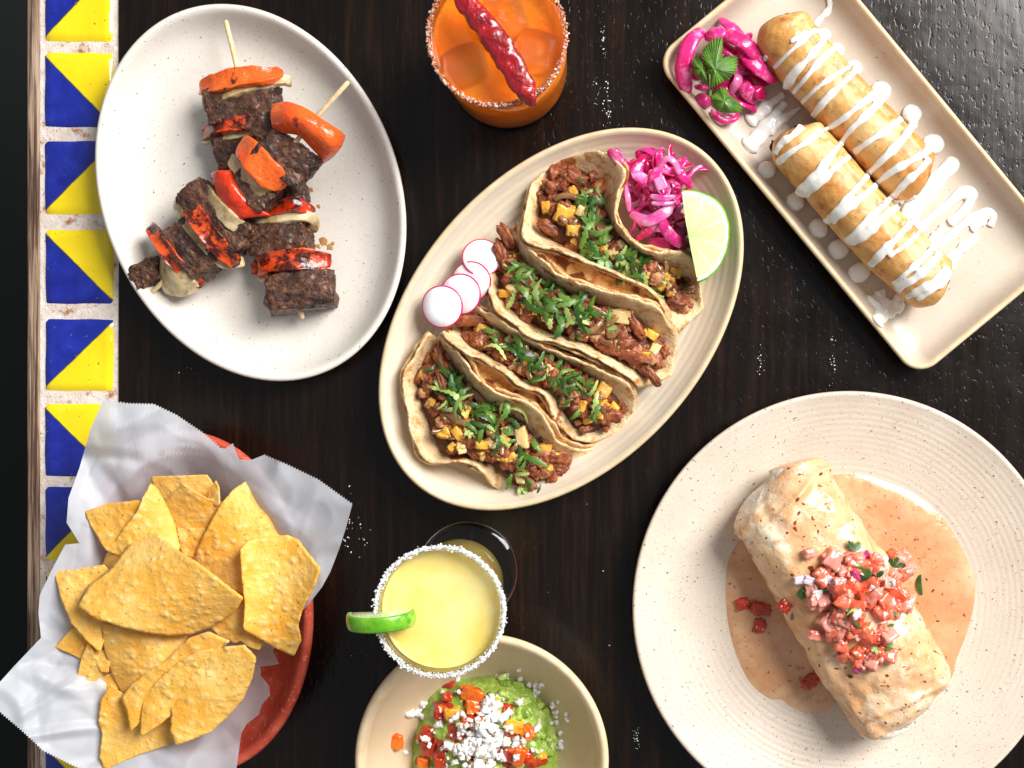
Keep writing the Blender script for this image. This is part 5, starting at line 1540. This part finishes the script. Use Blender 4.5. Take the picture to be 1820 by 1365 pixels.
for (x, y, n, s_) in ((130, 500, 9, 16), (200, 500, 7, 16), (230, 420, 5, 14), (910, 185, 4, 10), (1015, 215, 5, 10), (1095, 255, 5, 10), (1150, 270, 8, 18), (1155, 330, 6, 12), (1290, 430, 6, 10), (1300, 495, 5, 12), (1305, 565, 7, 12), (1345, 720, 3, 8), (1350, 765, 5, 8), (830, 190, 2, 5), (1400, 540, 2, 12), (1340, 640, 1, 5), (1390, 490, 1, 5), (1325, 400, 1, 4), (1010, 140, 1, 3), (90, 800, 4, 10)):
    for k in range(n):
        X, Y = z6(x + rg.gauss(0, s_), y + rg.gauss(0, s_)); p, _ = rest(X, Y, tbw, 20)
        sz = .0026 * rg.uniform(.5, 1.2)
        l = moved(lump((sz * 1.3, sz, sz), 3, .5, .4, 2.2, k + x, 2), p + Vector((0, 0, sz * .3)), (rg.uniform(0, 6), 0, rg.uniform(0, 6)))
        fallen.add(l.v, l.f)
tag(part('cheese_crumbs', fallen, 'cheese'), 'small white cheese crumbs fallen around the guacamole in the bowl', 'cheese', kind='stuff')
X, Y = z6(25, 715); p, _ = rest(X, Y, tbw, 20)
o = part('salsa_chunk', moved(lump((dim(26), dim(30), .005), 10, .4, .2, 2, 3, 3), p + Vector((0, 0, .0018)), (0, 0, 0)), 'salsa_orange')
tag(o, 'orange salsa chunk stuck to the left inside wall of the bowl', 'salsa')

# ------------------------------------------------------------------ clay bowl, paper and chips
BCX, BCY, BA, BB = 342, 1072, 212, 306
cb = plate('clay_bowl', ellipse_ring(BCX, BCY, BB, BA, 84, 150), (BCX, BCY),
           [(95, .3), (90, 1), (60, 8), (25, 26), (5, 38), (0, 42), (2, 44.4), (6, 45.6), (12, 45.6), (17, 44), (22, 40), (35, 30), (55, 19), (80, 12), (110, 8), (140, 7)],
           45, 'clay', 'oval red clay bowl lined with white paper and full of chips', 'bowl', wob=.6)
def z2(x, y): return (x / 2.053, 700 + y / 2.053)
pap = [(375, 25), (470, 38), (560, 40), (640, 78), (740, 145), (800, 196), (822, 200), (850, 180), (862, 215), (875, 240), (920, 240), (960, 224), (1050, 262), (1160, 315), (1285, 405), (1262, 490), (1238, 565), (1205, 650), (1175, 705), (1125, 770), (1095, 800), (1075, 880), (1010, 920),
       (995, 935), (1018, 985), (985, 992), (950, 995), (952, 1030), (982, 1065), (985, 1100), (955, 1135), (945, 1170), (900, 1205), (880, 1240), (872, 1300), (862, 1375), (800, 1470), (650, 1560), (520, 1540), (400, 1440), (290, 1365), (160, 1300), (80, 1225), (-20, 1140), (-8, 1060), (55, 990), (150, 890), (140, 800), (145, 735), (190, 640), (238, 550), (290, 545), (262, 500), (243, 470), (250, 380), (290, 270), (330, 130)]
SER = set(list(range(0, 6)) + list(range(11, 15)) + list(range(39, 44)))
def paper():
    cx, cy = BCX, BCY
    pts = []
    r = random.Random(2)
    for i, p in enumerate(pap):
        a = z2(*p); b = z2(*pap[(i + 1) % len(pap)])
        L = math.dist(a, b)
        if i in SER and i + 1 in SER or (i in (5, 14, 43)):
            n = max(2, int(L / 5.2))
        else: n = max(2, int(L / 6))
        nx_, ny_ = (b[1] - a[1]) / L, -(b[0] - a[0]) / L
        zig = (i in SER) and ((i + 1) in SER)
        for k in range(n):
            t = k / n; x = a[0] + (b[0] - a[0]) * t; y = a[1] + (b[1] - a[1]) * t
            if zig:
                pts.append((x, y)); x2 = a[0] + (b[0] - a[0]) * (t + .5 / n); y2 = a[1] + (b[1] - a[1]) * (t + .5 / n)
                pts.append((x2 + nx_ * 3.0, y2 + ny_ * 3.0))
            else: pts.append((x, y))
    n = len(pts)
    ang = R(84); ca, sa = math.cos(ang), math.sin(ang)
    def rimR(th):
        u = math.cos(th) * ca + math.sin(th) * sa; v = -math.cos(th) * sa + math.sin(th) * ca
        return 1 / math.sqrt((u / (BB - 10)) ** 2 + (v / (BA - 10)) ** 2)
    vs = []; fs = []; NR = 72
    rl = random.Random(11); creases = []
    for _ in range(26):
        a0 = rl.uniform(0, 2 * PI); r0 = rl.uniform(190, 330)
        creases.append((cx + r0 * math.cos(a0), cy + r0 * 1.15 * math.sin(a0), rl.uniform(0, PI), rl.uniform(50, 150), rl.choice((-1, 1)) * rl.uniform(1.5, 4.2), rl.uniform(14, 34)))
    def crease(X, Y):
        z = 0
        for (px_, py_, an, ln, am, wd_) in creases:
            dx = X - px_; dy = Y - py_
            u = dx * math.cos(an) + dy * math.sin(an); v = -dx * math.sin(an) + dy * math.cos(an)
            v += 10 * math.sin(u / 60)
            if abs(u) < ln and abs(v) < wd_: z += am * (1 - abs(v) / wd_) * (1 - (u / ln) ** 2)
        return z
    vs.append(W(cx, cy, 11))
    for j in range(1, NR + 1):
        f = j / NR
        for (x, y) in pts:
            th = math.atan2(y - cy, x - cx); Ro = math.hypot(x - cx, y - cy); Rr = rimR(th)
            d = Ro * f; q = d / Rr
            X = cx + math.cos(th) * d; Y = cy + math.sin(th) * d
            if q < .90: z = 10 + 37 * max(0, (q - .42) / .48) ** 1.5
            elif q < 1.04: z = 47 + 4.5 * (1 - ((q - 1.04) / .14) ** 2)
            else:
                z = 51.5 + (q - 1.04) * 22
            g = min(1, max(0, (q - .35) * 2.2))
            # folds that run out from the bowl plus crumples
            fold = math.sin(th * 7 + 1.4 * math.sin(th * 3) + 2.0) * (2.6 if q > .5 else 1) * g
            fold += .8 * math.sin(th * 17 + 3 * nz((X * .01, Y * .01, 0), 1, 4, 2)) * g
            c1 = abs(nz((X * .0085, Y * .0085, 0), 1, 8, 1)); c2 = abs(nz((X * .017, Y * .013, 3), 1, 2, 1))
            cr = (1 - min(1, c1 * 3.6)) * 1.8 + (1 - min(1, c2 * 4)) * .5 + crease(X, Y)
            z = z + (fold + cr * g)
            if q < .97: z = max(z, 10.5)
            if q < 1.15:
                fl_z = 30 + 17.6 * min(1, max(0, (q - .82) / .12)) ** .7 if q > .82 else 0
                z = max(z, fl_z) + .8 * math.exp(-abs(z - fl_z))
            vs.append(W(X, Y, z))
    for k in range(n): fs.append((0, 1 + (k + 1) % n, 1 + k))
    for j in range(NR - 1):
        for k in range(n):
            a = 1 + j * n; fs.append((a + k, a + (k + 1) % n, a + n + (k + 1) % n, a + n + k))
    o = part('paper_liner', MB().add(vs, fix_up(vs, fs)), 'paper')
    tag(o, 'crumpled white paper sheet with toothed edges lining the clay bowl', 'paper')
    return o
pap_o = paper()

def chip(label, poly, z0, gx=0, gy=0, bdir=0, bc=0, seed=1, soft=.0):
    """gx, gy: rise in mm per 100 photo pixels; bc: bend in mm at 100 px from the fold line"""
    q = [z2(*p) for p in poly]
    n0 = len(q)
    # rounded corners and slightly ragged edges
    d = lin(q + [q[0]], n0 * 16 + 1)[:-1]; n = len(d)
    sm = []
    for i in range(n):
        a = d[(i - 1) % n]; b = d[i]; c = d[(i + 1) % n]
        sm.append(((a[0] + b[0] * 2 + c[0]) / 4, (a[1] + b[1] * 2 + c[1]) / 4))
    rg_ = []
    for i, p in enumerate(sm):
        k = .9 * noise.noise(Vector((i * .55, seed * 3.1, 0))) + .5 * noise.noise(Vector((i * 1.7, seed, 4)))
        a = sm[(i - 1) % n]; c = sm[(i + 1) % n]; L = math.dist(a, c) + 1e-6
        rg_.append((p[0] + (c[1] - a[1]) / L * k, p[1] - (c[0] - a[0]) / L * k))
    cx = sum(p[0] for p in rg_) / n; cy = sum(p[1] for p in rg_) / n
    bx_, by_ = math.cos(R(bdir)), math.sin(R(bdir))
    def zf(x, y, r):
        u = ((x - cx) * bx_ + (y - cy) * by_) / 100; w_ = ((y - cy) * bx_ - (x - cx) * by_) / 100
        v = Vector((x, y, seed * 30))
        return z0 + 6 + gx * (x - cx) / 100 + gy * (y - cy) / 100 - bc * 1.35 * u * u + .22 * bc * w_ * w_ * (1 + u) + .8 * nz(v, .02, seed, 2) + .30 * nz(v, .09, seed, 2)
    m = fill(rg_, zf, 16, (cx, cy), closed_n=n, smooth=False)
    o = part('tortilla_chip', m, 'chip', solid=.0012, solid_off=-1)
    tag(o, label, 'tortilla chip', 'tortilla chips in the clay bowl')
    return o
chip('chip sticking up at the very back of the pile, against the paper', [(550, 302), (640, 300), (757, 296), (780, 330), (795, 400), (780, 470), (620, 440), (560, 360)], 40, 0, -6, 0, 6, 1)
chip('thin chip seen edge on behind the back of the pile', [(757, 385), (770, 340), (785, 316), (797, 345), (799, 402), (790, 410)], 47, 20, 0, 0, 0, 2)
chip('pointed chip in the back row, in front of the rearmost chip', [(600, 400), (630, 360), (665, 325), (710, 355), (760, 385), (830, 400), (790, 450), (745, 500), (650, 500), (610, 460)], 47, 0, -10, 0, 8, 3)
chip('small chip piece wedged low between the back chips', [(645, 490), (700, 490), (752, 490), (745, 530), (708, 605), (660, 580)], 44, 0, 0, 90, 3, 4)
chip('pale chip at the upper left, resting on the paper', [(305, 430), (390, 400), (500, 388), (560, 420), (520, 520), (450, 600), (385, 572), (340, 500)], 50, 0, 0, 30, 5, 5)
chip('lower left chip corner poking out beside the paper fold', [(200, 925), (230, 890), (265, 853), (330, 880), (370, 920), (330, 990), (290, 965), (250, 945)], 47, 2, 0, 0, 2, 16)
chip('narrow pointed chip standing at the lower left of the pile', [(275, 1098), (283, 1020), (298, 960), (322, 905), (350, 960), (385, 1010), (350, 1050), (310, 1075)], 49, 1, -8, 0, 6, 17)
chip('slim chip tucked behind the narrow pointed one at the lower left', [(335, 922), (380, 940), (400, 980), (395, 1018), (370, 1015), (350, 980)], 50, 0, 0, 0, 2, 18)
chip('little chip fragment in the shade at the lower left', [(343, 1058), (380, 1030), (420, 1010), (430, 1080), (400, 1075), (385, 1085)], 46, 0, 0, 0, 2, 19)
chip('bottom chip of the pile reaching the lower edge of the picture', [(405, 1055), (440, 1090), (520, 1130), (640, 1180), (680, 1240), (620, 1280), (500, 1320), (380, 1372), (362, 1330), (372, 1240), (358, 1200), (368, 1120)], 49, -3, 1, 60, -4, 15)
chip('large cream chip on the left edge of the pile', [(195, 648), (280, 640), (380, 622), (440, 700), (440, 840), (380, 900), (366, 945), (320, 905), (262, 840), (222, 750)], 53, -3, 4, 20, 7, 9)
chip('tall arched chip in the upper middle, left of the widest gap', [(552, 325), (580, 350), (610, 410), (640, 480), (658, 560), (620, 640), (480, 720), (352, 684), (385, 590), (430, 520), (500, 430), (525, 370)], 53, 0, 0, -25, 14, 6)
chip('big tapering chip at the upper right of the pile', [(895, 320), (945, 340), (985, 390), (1025, 450), (1052, 520), (1040, 600), (930, 700), (885, 730), (800, 700), (700, 610), (740, 520), (800, 410), (850, 350)], 51, -2, 6, -30, 9, 7)
chip('wide bubbled chip below the central one', [(370, 838), (480, 850), (600, 870), (690, 880), (660, 930), (600, 1000), (520, 1040), (443, 1098), (400, 1010), (376, 920)], 54, 0, -3, -40, 9, 10)
chip('broken chip peeking out between the central and right chips', [(740, 830), (820, 780), (890, 760), (900, 830), (965, 905), (945, 936), (905, 922), (880, 900), (858, 910), (800, 885)], 52, 0, -2, 0, 5, 11)
chip('curled chip on the right edge of the pile, bent like a saddle', [(878, 570), (905, 538), (960, 520), (1050, 515), (1085, 530), (1120, 580), (1166, 635), (1150, 690), (1100, 790), (1086, 850), (1097, 900), (1072, 958), (1010, 930), (950, 895), (890, 860), (895, 770), (884, 680)], 57, 0, 0, 0, -16, 8)
chip('folded chip in the lower middle, left of the front right chip', [(440, 1112), (470, 1070), (530, 1020), (600, 980), (690, 890), (760, 868), (840, 905), (700, 990), (560, 1130), (500, 1210), (474, 1232), (465, 1170)], 57, 0, 0, 40, 12, 12)
chip('slender chip squeezed beside the front right chip', [(520, 1110), (580, 1040), (650, 980), (720, 940), (780, 930), (690, 1060), (640, 1160), (580, 1210), (512, 1250), (512, 1180)], 60, 2, 0, 30, 12, 13)
chip('broad curved chip at the front right of the pile', [(636, 1040), (680, 985), (745, 945), (820, 922), (892, 918), (935, 965), (920, 1040), (885, 1120), (830, 1180), (770, 1235), (700, 1262), (642, 1284), (622, 1235), (622, 1150)], 62, 0, -2, 35, 9, 14)
chip('largest chip, lying across the centre of the pile', [(530, 488), (570, 510), (640, 565), (720, 615), (800, 680), (888, 748), (855, 800), (770, 855), (700, 880), (620, 885), (530, 872), (440, 850), (350, 820), (280, 772), (320, 700), (400, 640), (460, 560)], 68, 2, 0, 62, 11, 20)
# chips further down that fill the gaps
chip('chip lying under the cream one at the left, only its side showing', [(215, 760), (300, 740), (400, 800), (390, 900), (300, 890), (240, 840)], 44, 2, 0, 10, 4, 31)
chip('deep chip glimpsed between the arched chip and the big tapering chip', [(600, 560), (720, 560), (760, 640), (700, 720), (600, 680)], 42, 0, 0, 10, 4, 32)
chip('deep chip under the right side of the central chip', [(760, 700), (880, 640), (930, 760), (880, 850), (790, 830)], 45, 0, 0, 40, 4, 33)
chip('lower chip showing left of the bottom chip, under the folded one', [(360, 960), (440, 1000), (470, 1090), (420, 1110), (370, 1050)], 44, 0, 0, 40, 4, 34)
chip('chip beneath the front right chip, lying flat on the paper', [(560, 1150), (700, 1120), (820, 1160), (760, 1240), (640, 1270), (560, 1230)], 42, 0, 0, 40, 5, 35)
